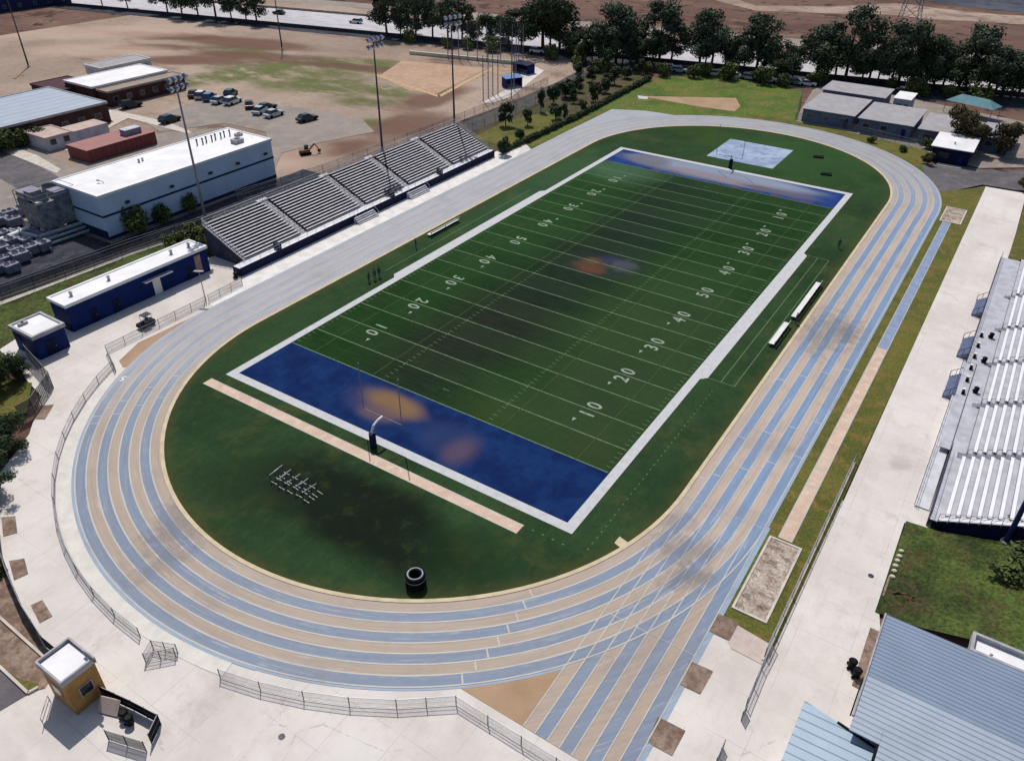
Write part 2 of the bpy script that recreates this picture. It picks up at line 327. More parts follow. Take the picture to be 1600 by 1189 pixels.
M['hair'] = simple('dark_hair', C(30, 26, 24), 0.8, 0, 0.1, 4)
M['white_metal'] = simple('white_painted_metal', C(232, 230, 226), 0.45, 0, 0.06, 1, 0.4)
M['post_grey'] = simple('weathered_white_post', C(140, 142, 146), 0.6, 0, 0.1, 1)
M['tyre'] = simple('tyre_rubber', C(24, 24, 26), 0.85, 0, 0.2, 3)
M['wood'] = simple('driftwood', C(110, 78, 62), 0.95, 0, 0.2, 3)
M['stone'] = simple('pale_stone', C(226, 214, 186), 0.9, 0, 0.1, 3)
M['dark_machine'] = simple('weathered_machine_steel', C(150, 150, 154), 0.7, 0.2, 0.3, 1.2)
M['pipe'] = simple('pale_insulated_pipe', C(176, 188, 190), 0.45, 0.2, 0.1, 1)
M['tank'] = simple('lilac_grey_tank', C(140, 138, 156), 0.6, 0.1, 0.15, 1.2)
M['sign_mural'] = simple('faded_orange_mural', C(172, 138, 128), 0.8, 0, 0.2, 2)

def ribbed(name, c, period, axis, dark=0.6, offset=0.0, width=0.22, rough=0.4, metal=0.15):
    t = NT(name); o = t.xyz(); n = t.noise(0.35, 4, 0.6)
    f = t.math('FRACT', t.math('DIVIDE', o[axis], period))
    m = t.ramp(t.math('ABSOLUTE', t.math('SUBTRACT', f, 0.5)), width, 0.02)
    a = t.mix(t.ramp(n, 0.3, 0.7), tuple(v * 0.88 for v in c[:3]) + (1,), c)
    a = t.mix(t.math('MULTIPLY', m, dark), a, tuple(v * 0.35 for v in c[:3]) + (1,))
    return t.done(a, rough, metal, 0.5)
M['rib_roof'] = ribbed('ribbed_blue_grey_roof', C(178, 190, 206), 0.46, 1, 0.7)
M['rib_roof_dark'] = ribbed('ribbed_shadowed_blue_roof', C(146, 162, 184), 0.46, 1, 0.75)  # darker copy of the roof, shade of the north slope put into the colour
M['rib_container'] = ribbed('red_corrugated_steel', C(128, 60, 58), 1.2, 1, 0.5, rough=0.7)
M['seam_roof'] = ribbed('pale_seamed_roof', C(178, 188, 202), 3.0, 0, 0.35)
M['rib_top'] = ribbed('pink_red_container_top', C(172, 120, 116), 1.2, 1, 0.35, rough=0.8)

def mesh_wire(name, c, a):
    t = NT(name)
    x, y, z = t.xyz()
    u = t.math('ADD', t.math('ADD', x, y), z); v = t.math('SUBTRACT', t.math('ADD', x, y), z)
    fu = t.math('LESS_THAN', t.math('FRACT', t.math('MULTIPLY', u, 9.0)), a)
    fv = t.math('LESS_THAN', t.math('FRACT', t.math('MULTIPLY', v, 9.0)), a)
    k = t.math('MAXIMUM', fu, fv)
    t.l.new(k, t.b.inputs['Alpha'])
    return t.done(c, 0.6, 0.3, 0.3)
M['chain'] = mesh_wire('chain_link', C(140, 140, 146), 0.14)
M['net'] = mesh_wire('backstop_netting', C(90, 96, 108), 0.05)
M['dark_chain'] = mesh_wire('dark_chain_link', C(46, 50, 60), 0.5)

def leaf_mat(name, a, b):
    t = NT(name)
    oi = t.n.new('ShaderNodeObjectInfo')
    n = t.noise(0.5, 3, 0.6); n2 = t.noise(3.5, 2, 0.6)
    c = t.mix(t.ramp(n, 0.35, 0.65), a, b)
    c = t.mix(t.math('MULTIPLY', t.ramp(n2, 0.45, 0.7), 0.6), c, tuple(v * 1.7 for v in b[:3]) + (1,))
    c = t.mix(t.math('MULTIPLY', oi.outputs['Random'], 0.35), c, C(60, 62, 36))
    return t.done(c, 0.75, 0, 0.2)
M['leaf_euc'] = leaf_mat('eucalyptus_foliage', C(56, 66, 56), C(84, 98, 76))  # lightened and blued, distance haze put into the leaf colour
M['leaf_dark'] = leaf_mat('dark_foliage', C(42, 54, 40), C(66, 84, 50))
M['leaf_shrub'] = leaf_mat('shrub_foliage', C(56, 70, 38), C(98, 110, 54))
M['leaf_red'] = leaf_mat('olive_rust_foliage', C(52, 54, 36), C(92, 80, 52))

# ------------------------------------------------------------------ mesh building
class MB:
    def __init__(s): s.v = []; s.f = []; s.mi = []
    def quad(s, *pts, m=0):
        k = len(s.v); s.v += [tuple(p) for p in pts]; s.f.append(tuple(range(k, k + len(pts)))); s.mi.append(m)
    def hexa(s, b, t, m=0):
        """b, t: 4 bottom / 4 top points, counter-clockwise from above"""
        k = len(s.v); s.v += [tuple(p) for p in b] + [tuple(p) for p in t]
        for f in ((3, 2, 1, 0), (4, 5, 6, 7), (0, 1, 5, 4), (1, 2, 6, 5), (2, 3, 7, 6), (3, 0, 4, 7)):
            s.f.append(tuple(k + i for i in f)); s.mi.append(m)
    def box(s, x0, x1, y0, y1, z0, z1, m=0):
        s.hexa([(x0, y0, z0), (x1, y0, z0), (x1, y1, z0), (x0, y1, z0)], [(x0, y0, z1), (x1, y0, z1), (x1, y1, z1), (x0, y1, z1)], m)
    def bar(s, a, b, w, h, m=0):
        """box beam from a to b, width w, height h centred on the line"""
        a, b = Vector(a), Vector(b); d = (b - a).normalized()
        up = Vector((0, 0, 1)) if abs(d.z) < 0.95 else Vector((1, 0, 0))
        sd = d.cross(up).normalized() * w / 2; u = sd.cross(d).normalized() * h / 2
        s.hexa([a - sd - u, a + sd - u, b + sd - u, b - sd - u], [a - sd + u, a + sd + u, b + sd + u, b - sd + u], m)
    def tube(s, a, b, r0, r1=None, n=8, m=0, cap=True):
        r1 = r0 if r1 is None else r1
        a, b = Vector(a), Vector(b); d = (b - a).normalized()
        up = Vector((0, 0, 1)) if abs(d.z) < 0.95 else Vector((1, 0, 0))
        e1 = d.cross(up).normalized(); e2 = d.cross(e1)
        k = len(s.v)
        for i in range(n):
            t = 2 * math.pi * i / n; o = e1 * math.cos(t) + e2 * math.sin(t)
            s.v.append(tuple(a + o * r0)); s.v.append(tuple(b + o * r1))
        for i in range(n):
            j = (i + 1) % n
            s.f.append((k + 2 * i, k + 2 * j, k + 2 * j + 1, k + 2 * i + 1)); s.mi.append(m)
        if cap:
            s.f.append(tuple(k + 2 * i for i in range(n))[::-1]); s.f.append(tuple(k + 2 * i + 1 for i in range(n))); s.mi += [m, m]
    def path(s, pts, r, n=8, m=0):
        for a, b in zip(pts, pts[1:]): s.tube(a, b, r, r, n, m)
    def prism(s, pts, z0, z1, m=0, top=None):
        """vertical prism over a ccw polygon"""
        k = len(s.v); n = len(pts)
        s.v += [(p[0], p[1], z0) for p in pts] + [(p[0], p[1], z1) for p in pts]
        s.f.append(tuple(k + i for i in range(n))[::-1]); s.mi.append(m)
        s.f.append(tuple(k + n + i for i in range(n))); s.mi.append(m if top is None else top)
        for i in range(n):
            j = (i + 1) % n; s.f.append((k + i, k + j, k + n + j, k + n + i)); s.mi.append(m)
    def ball(s, c, rx, ry=None, rz=None, n=10, m=0):
        ry = rx if ry is None else ry; rz = rx if rz is None else rz
        k = len(s.v); h = n // 2
        for i in range(h + 1):
            ph = math.pi * i / h
            for j in range(n):
                t = 2 * math.pi * j / n
                s.v.append((c[0] + rx * math.sin(ph) * math.cos(t), c[1] + ry * math.sin(ph) * math.sin(t), c[2] + rz * math.cos(ph)))
        for i in range(h):
            for j in range(n):
                s.f.append((k + i * n + j, k + (i + 1) * n + j, k + (i + 1) * n + (j + 1) % n, k + i * n + (j + 1) % n)); s.mi.append(m)
    def mesh(s, name, mats, smooth=False):
        me = bpy.data.meshes.new(name); me.from_pydata(s.v, [], s.f)
        for m in (mats if isinstance(mats, (list, tuple)) else [mats]): me.materials.append(m)
        me.polygons.foreach_set('material_index', s.mi)
        if smooth: me.polygons.foreach_set('use_smooth', [True] * len(s.f))
        me.update(); return me
    def build(s, name, mats, parent=None, loc=None, smooth=False):
        o = bpy.data.objects.new(name, s.mesh(name, mats, smooth)); col.objects.link(o)
        if parent: o.parent = parent
        if loc: o.location = loc
        return o

def tag(o, label=None, cat=None, group=None, kind=None):
    if label: o['label'] = label
    if cat: o['category'] = cat
    if group: o['group'] = group
    if kind: o['kind'] = kind
    return o
def thing(name, label, cat, loc=(0, 0, 0), rz=0.0, group=None):
    o = bpy.data.objects.new(name, None); col.objects.link(o); o.empty_display_size = 0.5
    o.location = loc; o.rotation_euler = (0, 0, rz)
    return tag(o, label, cat, group)
kids = {}
def copy_tree(o, loc, rz=0.0, label=None, scale=None):
    c = o.copy(); col.objects.link(c); c.location = loc; c.rotation_euler = (0, 0, rz)
    if label: c['label'] = label
    if scale: c.scale = scale
    for ch in o.children:
        d = ch.copy(); col.objects.link(d); d.parent = c
        for g in ch.children:
            e = g.copy(); col.objects.link(e); e.parent = d
    return c
def area(pts):
    return sum(a[0] * b[1] - b[0] * a[1] for a, b in zip(pts, pts[1:] + pts[:1])) / 2
def sheet(name, pts, z, mat):
    """flat ground sheet, a few mm to cm above the one below"""
    if area(pts) < 0: pts = pts[::-1]
    b = MB(); b.quad(*[(p[0], p[1], z) for p in pts])
    return tag(b.build(name, mat), kind='structure')
def rect(x0, x1, y0, y1): return [(x0, y0), (x1, y0), (x1, y1), (x0, y1)]

# ------------------------------------------------------------------ world + sun
w = bpy.data.worlds.new('World'); sc.world = w; w.use_nodes = True
wt = w.node_tree; bg = wt.nodes['Background']
sky = wt.nodes.new('ShaderNodeTexSky'); sky.sky_type = 'NISHITA'; sky.sun_disc = False
SUN = Vector((-0.72 * 0.545, 0.69 * 0.545, 0.839)).normalized()
sky.sun_elevation = math.asin(SUN.z)
sky.sun_rotation = math.atan2(SUN.x, SUN.y)
sky.air_density = 1.0; sky.dust_density = 1.5
wt.links.new(sky.outputs[0], bg.inputs[0]); bg.inputs[1].default_value = 0.088
sl = bpy.data.lights.new('sun', 'SUN'); sl.energy = 3.55; sl.angle = R(0.5); sl.color = (1, 0.955, 0.89)
so = bpy.data.objects.new('sun', sl); col.objects.link(so); so.rotation_euler = SUN.to_track_quat('Z', 'Y').to_euler()
sc.view_settings.view_transform = 'Standard'; sc.view_settings.look = 'None'; sc.view_settings.exposure = 0

# ================================================================== GROUND
Z = 0.0
sheet('terrain', rect(-2500, 2500, -900, 4200), -0.30, M['terrain'])
sheet('dirt_field', P('-600,330 -420,120 250,16 600,60 880,93 905,112 845,130 795,160 700,195 560,262 440,318 150,420'), -0.24, M['dirt'])
sheet('concrete_plaza', [(-21.6, 101.8), (-24.5, 60), (-31, 20), (-33, -8), (-31, -14), (-16, -17), (-10, -22), (-5, -29), (4, -34), (14, -38), (24, -44), (30, -80), (100, -80), (100, -30), (79.2, -16), (79.2, 0), (77.3, 7), (77.2, 19.1), (79.5, 19.1), (79.5, 60), (78.6, 131), (71.2, 130.6), (71.2, 19), (66, 19), (60, 40), (30, 60), (-8, 90)], -0.04, M['concrete'])
sheet('pale_walkway', [(-21.2, 18.5), (-18.9, 17), (-18.4, 10), (-16.9, 10), (-16.9, 92), (-21.4, 101), (-23, 90)], -0.03, simple('bright_concrete_walk', C(238, 232, 228), 0.85, 0, 0.08, 0.5))
# road up behind the bleachers
sheet('back_road', [(-44.6, -40), (-36.8, 40), (-36.4, 92), (-36.6, 130), (-37.4, 150), (-42, 170), (-47, 172), (-43.5, 150), (-42.5, 120), (-43, 60), (-49, 20), (-54, -40)], -0.20, M['back_road'])
sheet('dark_yard', [(-49.8, 60), (-49.2, 15), (-62, 14.4), (-80, 10), (-80, -40), (-52, -40), (-46.5, -5), (-44.2, 30), (-43.6, 60)], -0.18, M['dark_asphalt'])
sheet('grass_bank', [(-27, 20.5), (-33.5, 18), (-33.5, -7), (-28, -14), (-27, -40), (-50, -60), (-44.0, -7), (-42.8, 20), (-38.5, 34), (-35.6, 36), (-33.4, 24)], -0.16, M['rough_grass'])
sheet('kerb_strip', [(-44.6, -25), (-43.2, -7), (-42.5, 14), (-41.2, 26), (-41.9, 26), (-43.4, 14), (-44.3, -7), (-45.8, -25)], -0.10, M['kerb'])
sheet('slope', [(-21.2, 91), (-20.8, 125), (-22.5, 172), (-30, 178), (-42, 172), (-37.4, 150), (-36.6, 130), (-36.4, 100), (-32.5, 91.2)], -0.14, M['slope'])
sheet('slope_grass', [(-22.5, 96), (-22, 120), (-30, 126), (-34, 112), (-33, 98)], -0.12, M['mound_grass'])
sheet('practice_grass', [(-20.8, 88), (-16.5, 88), (-16.4, 100), (10, 130), (60, 130), (70, 131), (78, 139), (58, 138.4), (58, 147), (26, 153), (22, 170), (18, 186), (-10, 189), (-22, 178), (-21.5, 150)], -0.11, M['bright_grass'])
sheet('yard_ground', P('1240,190 1270,140 1300,128 1600,190 1700,260 1530,262 1440,240'), -0.12, M['lot'])
sheet('bend_verge', P('1180,178 1240,188 1300,200 1380,218 1450,236 1452,262 1430,262 1340,222 1250,198 1150,186'), -0.10, M['mound_grass'])
sheet('service_path', [(57.6, 138.6), (63.0, 121), (66.5, 124.8), (70.6, 131.5), (78.5, 132.0), (110, 128), (110, 150), (80, 150), (74, 143), (62.5, 140.6)], -0.03, M['asphalt'])
# east grass strips with the two jump runways
sheet('east_grass_strip', [(66.0, -1.2), (66.1, -4.2), (71.0, -4.4), (71.2, 60), (71.3, 130.4), (66.6, 125), (63.0, 121.6), (65.6, 108), (65.7, 20)], -0.025, M['mound_grass'])
sheet('north_east_verge', [(78.9, 60), (78.9, 131), (110, 126), (110, 96), (79.6, 94)], -0.03, M['mound_grass'])
# grass bank by the grandstand, rising to the east
b = MB()
for i in range(8):
    x0, x1 = 77.3 + i * 3.0, 77.3 + (i + 1) * 3.0
    z0, z1 = [max(0, (x - 79.5)) * 0.28 + 0.01 for x in (x0, x1)]
    for j in range(6):
        y0, y1 = [(19.4 - k * 2.3 if True else 0) for k in (j + 1, j)]
        b.quad((x0, y0, z0), (x1, y0, z1), (x1, y1, z1), (x0, y1, z0))
tag(b.build('grass_bank_east', M['rough_grass']), kind='structure')
sheet('bare_soil_corner', P('1378,930 1388,900 1410,905 1440,940 1432,955'), 0.03, M['patch_dirt'])
sheet('lawn_west', P('-60,600 0,588 50,598 42,645 0,650 -60,650'), -0.02, M['mound_grass'])
sheet('planting_bed', P('-80,780 0,860 30,940 70,1012 100,1030 70,1075 30,1085 0,1050 -80,1000'), -0.01, M['patch_dirt'])
sheet('planting_grass', P('0,1040 30,1060 62,1068 45,1082 0,1040'), 0.0, M['mound_grass'])
sheet('west_asphalt', P('-60,1030 0,1045 42,1085 0,1110 -80,1110'), 0.0, M['asphalt'])
b = MB()
for pts in (P('-40,940 0,965 68,1026'), P('-40,1020 0,1042 44,1083 60,1074')):
    for p, q in zip(pts, pts[1:]): b.bar((p[0], p[1], 0.06), (q[0], q[1], 0.06), 0.22, 0.2)
tag(b.build('kerb', M['kerb']), kind='structure')
for i, s in enumerate(['1078,1032 1114,1048 1094,1084 1060,1068', '1028,1119 1071,1141 1050,1180 1011,1159', '1121,958 1155,972 1140,1001 1108,986', '1360,980 1378,988 1350,1080 1331,1070']):
    sheet('soil_square', P(s), 0.006, M['patch_dirt'])
for s in ['2,808 24,806 27,832 5,838', '14,876 38,872 44,896 22,906', '48,945 66,937 82,962 62,973']:
    sheet('soil_square', P(s), 0.006, M['patch_dirt'])
sheet('soil_square', P('60,634 84,632 70,655 50,654'), 0.006, M['patch_dirt'])
sheet('pink_slab', P('1130,985 1150,975 1210,1010 1195,1040 1142,1012'), 0.004, simple('pink_concrete', C(208, 190, 182), 0.9, 0, 0.08, 0.6))

# --- parking, roads by the warehouse
sheet('parking_lot', P('222,188 330,150 395,158 470,168 565,185 585,205 500,222 440,238 430,262 415,205 350,192 250,205'), -0.17, M['lot'])
sheet('site_pavement', P('-200,300 0,215 60,228 110,262 215,212 350,198 150,310 80,300 0,345 -200,420'), -0.16, M['lot'])
sheet('site_road', P('-200,240 0,232 60,258 92,276 40,302 0,278 -200,350'), -0.145, M['asphalt'])
sheet('site_footpath', P('158,168 200,176 262,190 300,206 292,208 200,184 176,196 110,236 100,234 178,190 157,174'), -0.13, M['kerb'])
sheet('kerb_path', P('-200,205 0,222 58,242 95,264 88,270 50,254 0,234 -200,220'), -0.12, M['kerb'])

# --- freeway and far land
FA = math.atan2(39.6, 198.7); FD = Vector((math.cos(FA), math.sin(FA))); FN = Vector((-math.sin(FA), math.cos(FA)))
F0 = Vector((-128.2, 176.1))
def fw(t, o): p = F0 + FD * t + FN * o; return (p.x, p.y)
def strip(name, o0, o1, z, mat, t0=-600, t1=700): return sheet(name, [fw(t0, o0), fw(t1, o0), fw(t1, o1), fw(t0, o1)], z, mat)
strip('frontage_road', -15, -5.5, -0.22, M['dark_asphalt'], 62, 700)
strip('rail_bed', -6.5, 0.5, -0.20, M['dark_asphalt'])
strip('freeway', 1.0, 30, -0.19, M['freeway'])
strip('freeway_far', 46, 56, -0.19, M['lot'])
strip('median', 30, 46, -0.21, M['dirt'])
b = MB()
for o in (2.2, 8.5, 12.2, 15.9, 19.6, 23.3, 28.8):
    if o in (2.2, 28.8): b.quad((*fw(-600, o), -0.18), (*fw(700, o), -0.18), (*fw(700, o + 0.2), -0.18), (*fw(-600, o + 0.2), -0.18))
    else:
        for t in range(-400, 500, 12): b.quad((*fw(t, o), -0.18), (*fw(t + 4, o), -0.18), (*fw(t + 4, o + 0.2), -0.18), (*fw(t, o + 0.2), -0.18))
tag(b.build('freeway_markings', M['white_metal']), kind='structure')
M['pale_dirt'] = ground('pale_dirt_track', [C(186, 164, 148), C(160, 138, 124), C(140, 116, 106)], 0.03, 0.12, 1.5, fine=0.2)
sheet('dirt_track', P('1040,-40 1180,8 1300,10 1400,4 1480,14 1560,22 1640,26 1640,40 1540,34 1460,30 1390,22 1280,20 1180,16 1040,-20'), -0.27, M['pale_dirt'])
M['far_scrub'] = ground('blue_grey_scrub', [C(94, 98, 112), C(78, 80, 94), C(60, 60, 66)], 0.02, 0.1, 1.0, fine=0.25)
sheet('far_scrub', P('1400,-30 1440,0 1500,8 1560,16 1700,26 1900,10 1600,-60'), -0.25, M['far_scrub'])
sheet('lot_edge_path', P('250,16 600,60 760,76 880,93 900,102 905,112 870,98 760,82 600,66 250,22'), -0.21, M['pale_dirt'])
sheet('bend_track', P('820,92 870,84 905,96 900,112 870,128 800,158 790,158 800,146 850,122 868,108 868,98 830,97'), -0.19, M['pale_dirt'])

# --- softball diamond
sheet('softball_infield', P('592,118 628,94 762,106 682,146 640,141'), -0.20, M['clay'])
b = MB()
for p, q in ((P('586,116')[0], P('686,150')[0]), (P('686,150')[0], P('772,104')[0])):
    b.bar((p[0], p[1], -0.205), (q[0], q[1], -0.205), 1.3, 0.03)
tag(b.build('infield_edge', simple('pale_clay_edge', C(204, 172, 130), 0.95)), kind='structure')
sheet('batting_circle', P('770,103 800,106 806,112 780,116 760,112'), -0.195, M['clay'])
sheet('dugout_slab', P('822,96 850,110 800,150 770,160 752,160 790,140 812,118'), -0.185, M['concrete'])
sheet('javelin_sector', P('1000,150 1150,153 1157,166 1148,174 1090,166'), -0.09, M['tan_apron'])
sheet('javelin_runway', P('996,149 1012,151 1012,155 998,154'), -0.085, M['white_paint'])

# ================================================================== TRACK
XC, YN, YF, R0 = 24.4, 10.7, 109.3, 32.2
LW = 1.075; RL = R0 + 0.42
def loop(r, n=64):
    pts = []
    for i in range(n + 1):
        t = math.pi + math.pi * i / n; pts.append((XC + r * math.cos(t), YN + r * math.sin(t)))
    for i in range(n + 1):
        t = math.pi * i / n; pts.append((XC + r * math.cos(t), YF + r * math.sin(t)))
    return pts
def arc_strip(name, r0, r1, a0, a1, z, mat, n=40):
    b = MB()
    for i in range(n):
        q = [R(a0 + (a1 - a0) * k / n) for k in (i, i + 1)]
        pt = lambda r, t: (XC + r * math.cos(t), YN + r * math.sin(t), z)
        b.quad(pt(r0, q[0]), pt(r1, q[0]), pt(r1, q[1]), pt(r0, q[1]))
    return tag(b.build(name, mat), kind='structure')
def ring(name, r0, r1, z, mat, h=0.0):
    a, c = loop(r0), loop(r1); b = MB()
    for i in range(len(a)):
        j = (i + 1) % len(a)
        b.quad((*a[i], z), (*c[i], z), (*c[j], z), (*a[j], z))
        if h:
            b.quad((*a[i], z), (*a[j], z), (*a[j], z - h), (*a[i], z - h))
            b.quad((*c[j], z), (*c[i], z), (*c[i], z - h), (*c[j], z - h))
    return tag(b.build(name, mat), kind='structure')
for b in (1,): pass
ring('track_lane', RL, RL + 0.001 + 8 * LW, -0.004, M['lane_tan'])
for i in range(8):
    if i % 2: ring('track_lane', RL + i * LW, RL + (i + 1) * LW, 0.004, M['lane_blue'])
b = MB()
for i in range(1, 9):
    r = RL + i * LW; a, c = loop(r - 0.07), loop(r + 0.07)
    for k in range(len(a)):
        j = (k + 1) % len(a); b.quad((*a[k], 0.010), (*c[k], 0.010), (*c[j], 0.010), (*a[j], 0.010))
# lane lines of the sprint chute
XR = XC + RL
for i in range(0, 9): b.quad((XR + i * LW - .05, -21.2, 0.0125), (XR + i * LW + .05, -21.2, 0.0125), (XR + i * LW + .05, 10.7, 0.0125), (XR + i * LW - .05, 10.7, 0.0125))
# finish, start and relay marks
def cross(x, y, w=0.9, l=0.16, z=0.014): b.quad((x - w / 2, y - l / 2, z), (x + w / 2, y - l / 2, z), (x + w / 2, y + l / 2, z), (x - w / 2, y + l / 2, z))
for i in range(8):
    xc = XR + (i + 0.5) * LW
    for y in (14.0 - i * 0.0 + (i * 1.35), 22.0 + i * 1.3, 36.5 + i * 1.2): cross(xc, y)
    cross(XC - RL - (i + .5) * LW, 12.0)
for y in (-7.8, 10.2): b.quad((XR, y, 0.0145), (XR + 8 * LW, y, 0.0145), (XR + 8 * LW, y + .07, 0.0145), (XR, y + .07, 0.0145))
def ringmark(ang, lane, w=0.9, l=0.14, cy=YN):
    r = RL + (lane + .5) * LW; t = R(ang); c, s = math.cos(t), math.sin(t)
    cx, cyy = XC + r * c, cy + r * s
    b.quad(*[(cx + c * dx - s * dy, cyy + s * dx + c * dy, 0.014) for dx, dy in ((-w / 2, -l / 2), (w / 2, -l / 2), (w / 2, l / 2), (-w / 2, l / 2))])
for i in range(8):
    ringmark(205 + i * 2.2, i); ringmark(322 - i * 1.7, i); ringmark(214 + i * 1.2, i, 0.9, 0.1)
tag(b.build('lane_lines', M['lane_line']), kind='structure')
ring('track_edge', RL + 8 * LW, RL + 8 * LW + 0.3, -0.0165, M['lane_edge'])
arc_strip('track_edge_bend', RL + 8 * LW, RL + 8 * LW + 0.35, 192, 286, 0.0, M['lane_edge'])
arc_strip('outer_kerb_strip', RL + 8 * LW + 0.35, RL + 8 * LW + 1.7, 206, 283, -0.01, simple('bright_concrete', C(226, 220, 212), 0.85, 0, 0.06, 0.6))
ring('inner_kerb', R0, R0 + 0.42, 0.05, M['rail'], 0.1)
# sprint chute south of the east straight
b = MB()
for i in range(0, 8, 2): b.quad((XR + i * LW, -21.2, -0.014), (XR + (i + 1) * LW, -21.2, -0.014), (XR + (i + 1) * LW, 10.7, -0.014), (XR + i * LW, 10.7, -0.014))
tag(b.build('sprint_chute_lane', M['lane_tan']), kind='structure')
b = MB()
for i in range(1, 8, 2):
    x0, x1 = XR + i * LW, XR + (i + 1) * LW
    b.quad((x0, -21.2, -0.014), (x1, -21.2, -0.014), (x1, 10.7, -0.014), (x0, 10.7, -0.014))
    # blue lanes stay visible over the plain apron outside the bend
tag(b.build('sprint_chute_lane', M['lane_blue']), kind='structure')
sheet('chute_edge', rect(XR + 8 * LW, XR + 8 * LW + 0.5, -21.2, 10.7), -0.014, M['lane_edge'])
sheet('tan_apron', [(50.2, -21.2), (XR, -21.2), (XR, 8), (52, -6), (46, -15)], -0.018, M['tan_apron'])
# long faint straights crossing the bend
b = MB()
for i in range(0, 4):
    x0 = XR + i * LW * 1.0
    b.quad((x0 - .04, -8, 0.016), (x0 + .04, -8, 0.016), (x0 + .04, 12, 0.016), (x0 - .04, 12, 0.016))
tag(b.build('crossing_lines', M['lane_line']), kind='structure')
# west straight apron, wedge and far north-west chute
XL = XC - RL
sheet('north_west_chute', [(XL, YF), (XL, 128), (-4, 134), (6, 142), (-6, 141.5), (XL - 8 * LW + 7, 141), (XL - 8 * LW - .4, 137.5), (XL - 8 * LW - .4, YF)], -0.016, M['lane_edge'])
sheet('tan_wedge', [(XL - 8 * LW, 10), (XL - 8 * LW - .4, -2.5), (XL - 8 * LW + 1.5, -6.8), (XL - 8 * LW + 3.4, -7.5), (-6, 2)], -0.018, M['tan_apron'])
sheet('north_cover', [(XL - 8 * LW - 1.4, 100), (XL - 8 * LW, 100), (XL - 8 * LW, 138), (XL - 8 * LW - 1.4, 137)], -0.02, M['mound_grass'])
# infield grass
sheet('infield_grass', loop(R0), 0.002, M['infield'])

# ================================================================== FOOTBALL FIELD
W, L, YD = 48.77, 109.73, 0.9144
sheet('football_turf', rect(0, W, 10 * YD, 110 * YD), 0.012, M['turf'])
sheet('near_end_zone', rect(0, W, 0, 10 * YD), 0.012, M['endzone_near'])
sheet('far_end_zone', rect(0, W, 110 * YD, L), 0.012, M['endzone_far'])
b = MB(); z = 0.016
def fl(x0, x1, y0, y1, zz=z): b.quad((x0, y0, zz), (x1, y0, zz), (x1, y1, zz), (x0, y1, zz))
e = 1.15
fl(-e, W + e, -e, 0); fl(-e, W + e, L, L + e)
for xa, xb, sx in ((-e, 0, -1), (W, W + e, 1)):
    fl(xa, xb, 0, L)
yA, yB = 32.0, 77.7
b.quad((W + e, yA, z), (W + e + .75, yA + .8, z), (W + e + .75, yB - .8, z), (W + e, yB, z))
b.quad((-e, yA, z), (-e, yB, z), (-e - .75, yB - .8, z), (-e - .75, yA + .8, z))
tag(b.build('sideline_border', M['white_paint']), kind='structure')
b = MB(); z = 0.018
for k in range(10, 111, 5):
    y = k * YD; ww = 0.075
    fl(0.2, W - 0.2, y - ww, y + ww, z)
fl(W / 2 - .5, W / 2 + .5, 13 * YD - .05, 13 * YD + .05, z); fl(W / 2 - .5, W / 2 + .5, 107 * YD - .05, 107 * YD + .05, z)
tag(b.build('yard_lines', M['line_paint']), kind='structure')
b = MB(); z = 0.020
for k in range(11, 110):
    if k % 5 == 0:
        for x in (16.3, W - 16.3): fl(x - .06, x + .06, k * YD - .45, k * YD + .45, 0.0205)
        continue
    y = k * YD
    for x in (0.25, 16.0, W - 16.6, W - 0.85): fl(x, x + .6, y - .05, y + .05, z)
tag(b.build('hash_marks', M['hash_paint']), kind='structure')
# dotted restraining lines and coaching box
b = MB()
for i in range(46):
    x = -2 + i * 1.15; fl(x, x + .28, -2.9, -2.75, 0.014)
for i in range(60):
    y = -2.2 + i * 0.95
    if y < 31: fl(W + 3.4, W + 3.52, y, y + .3, 0.014)
tag(b.build('dotted_lines', M['hash_paint']), kind='structure')
b = MB()
for x in (W + 3.6, W + 5.4):
    fl(x, x + .07, 32.8, 77.2, 0.015)
for y in (32.8, 77.1): fl(W + 1.95, W + 5.4, y, y + .07, 0.0155)
fl(-3.9, -3.83, 33, 77, 0.015)
tag(b.build('coaching_box_lines', M['box_paint']), kind='structure')
b = MB()
for x in (W - 4.2, W - 14.5, 14.5, 4.2): fl(x, x + .12, 9.4, 100, 0.0215)
fl(4.2, W - 4.2, 54.8, 54.92, 0.0165)
tag(b.build('soccer_lines', M['yellow_paint']), kind='structure')

def glyph(txt, size):
    cu = bpy.data.curves.new('glyph', 'FONT'); cu.body = txt; cu.size = size; cu.align_x = 'CENTER'; cu.align_y = 'CENTER'
    cu.offset = size * 0.018; cu.fill_mode = 'FRONT'; cu.resolution_u = 3
    o = bpy.data.objects.new('glyph', cu); col.objects.link(o)
    bpy.context.view_layer.update()
    me = bpy.data.meshes.new_from_object(o.evaluated_get(bpy.context.evaluated_depsgraph_get()))
    vs = [v.co.copy() for v in me.vertices]; fs = [tuple(p.vertices) for p in me.polygons]
    bpy.data.objects.remove(o); bpy.data.curves.remove(cu)
    return vs, fs
gl = {c: glyph(c, 2.75) for c in '012345'}
gl5 = glyph('5', 1.5)
def put_text(mb, g, x, y, rot, z, sx=1.0):
    c, s = math.cos(rot), math.sin(rot); k = len(mb.v)
    for v in g[0]:
        vx, vy = v.x * sx, v.y; mb.v.append((x + c * vx - s * vy, y + s * vx + c * vy, z))
    for f in g[1]: mb.f.append(tuple(k + i for i in f)); mb.mi.append(0)
b = MB()
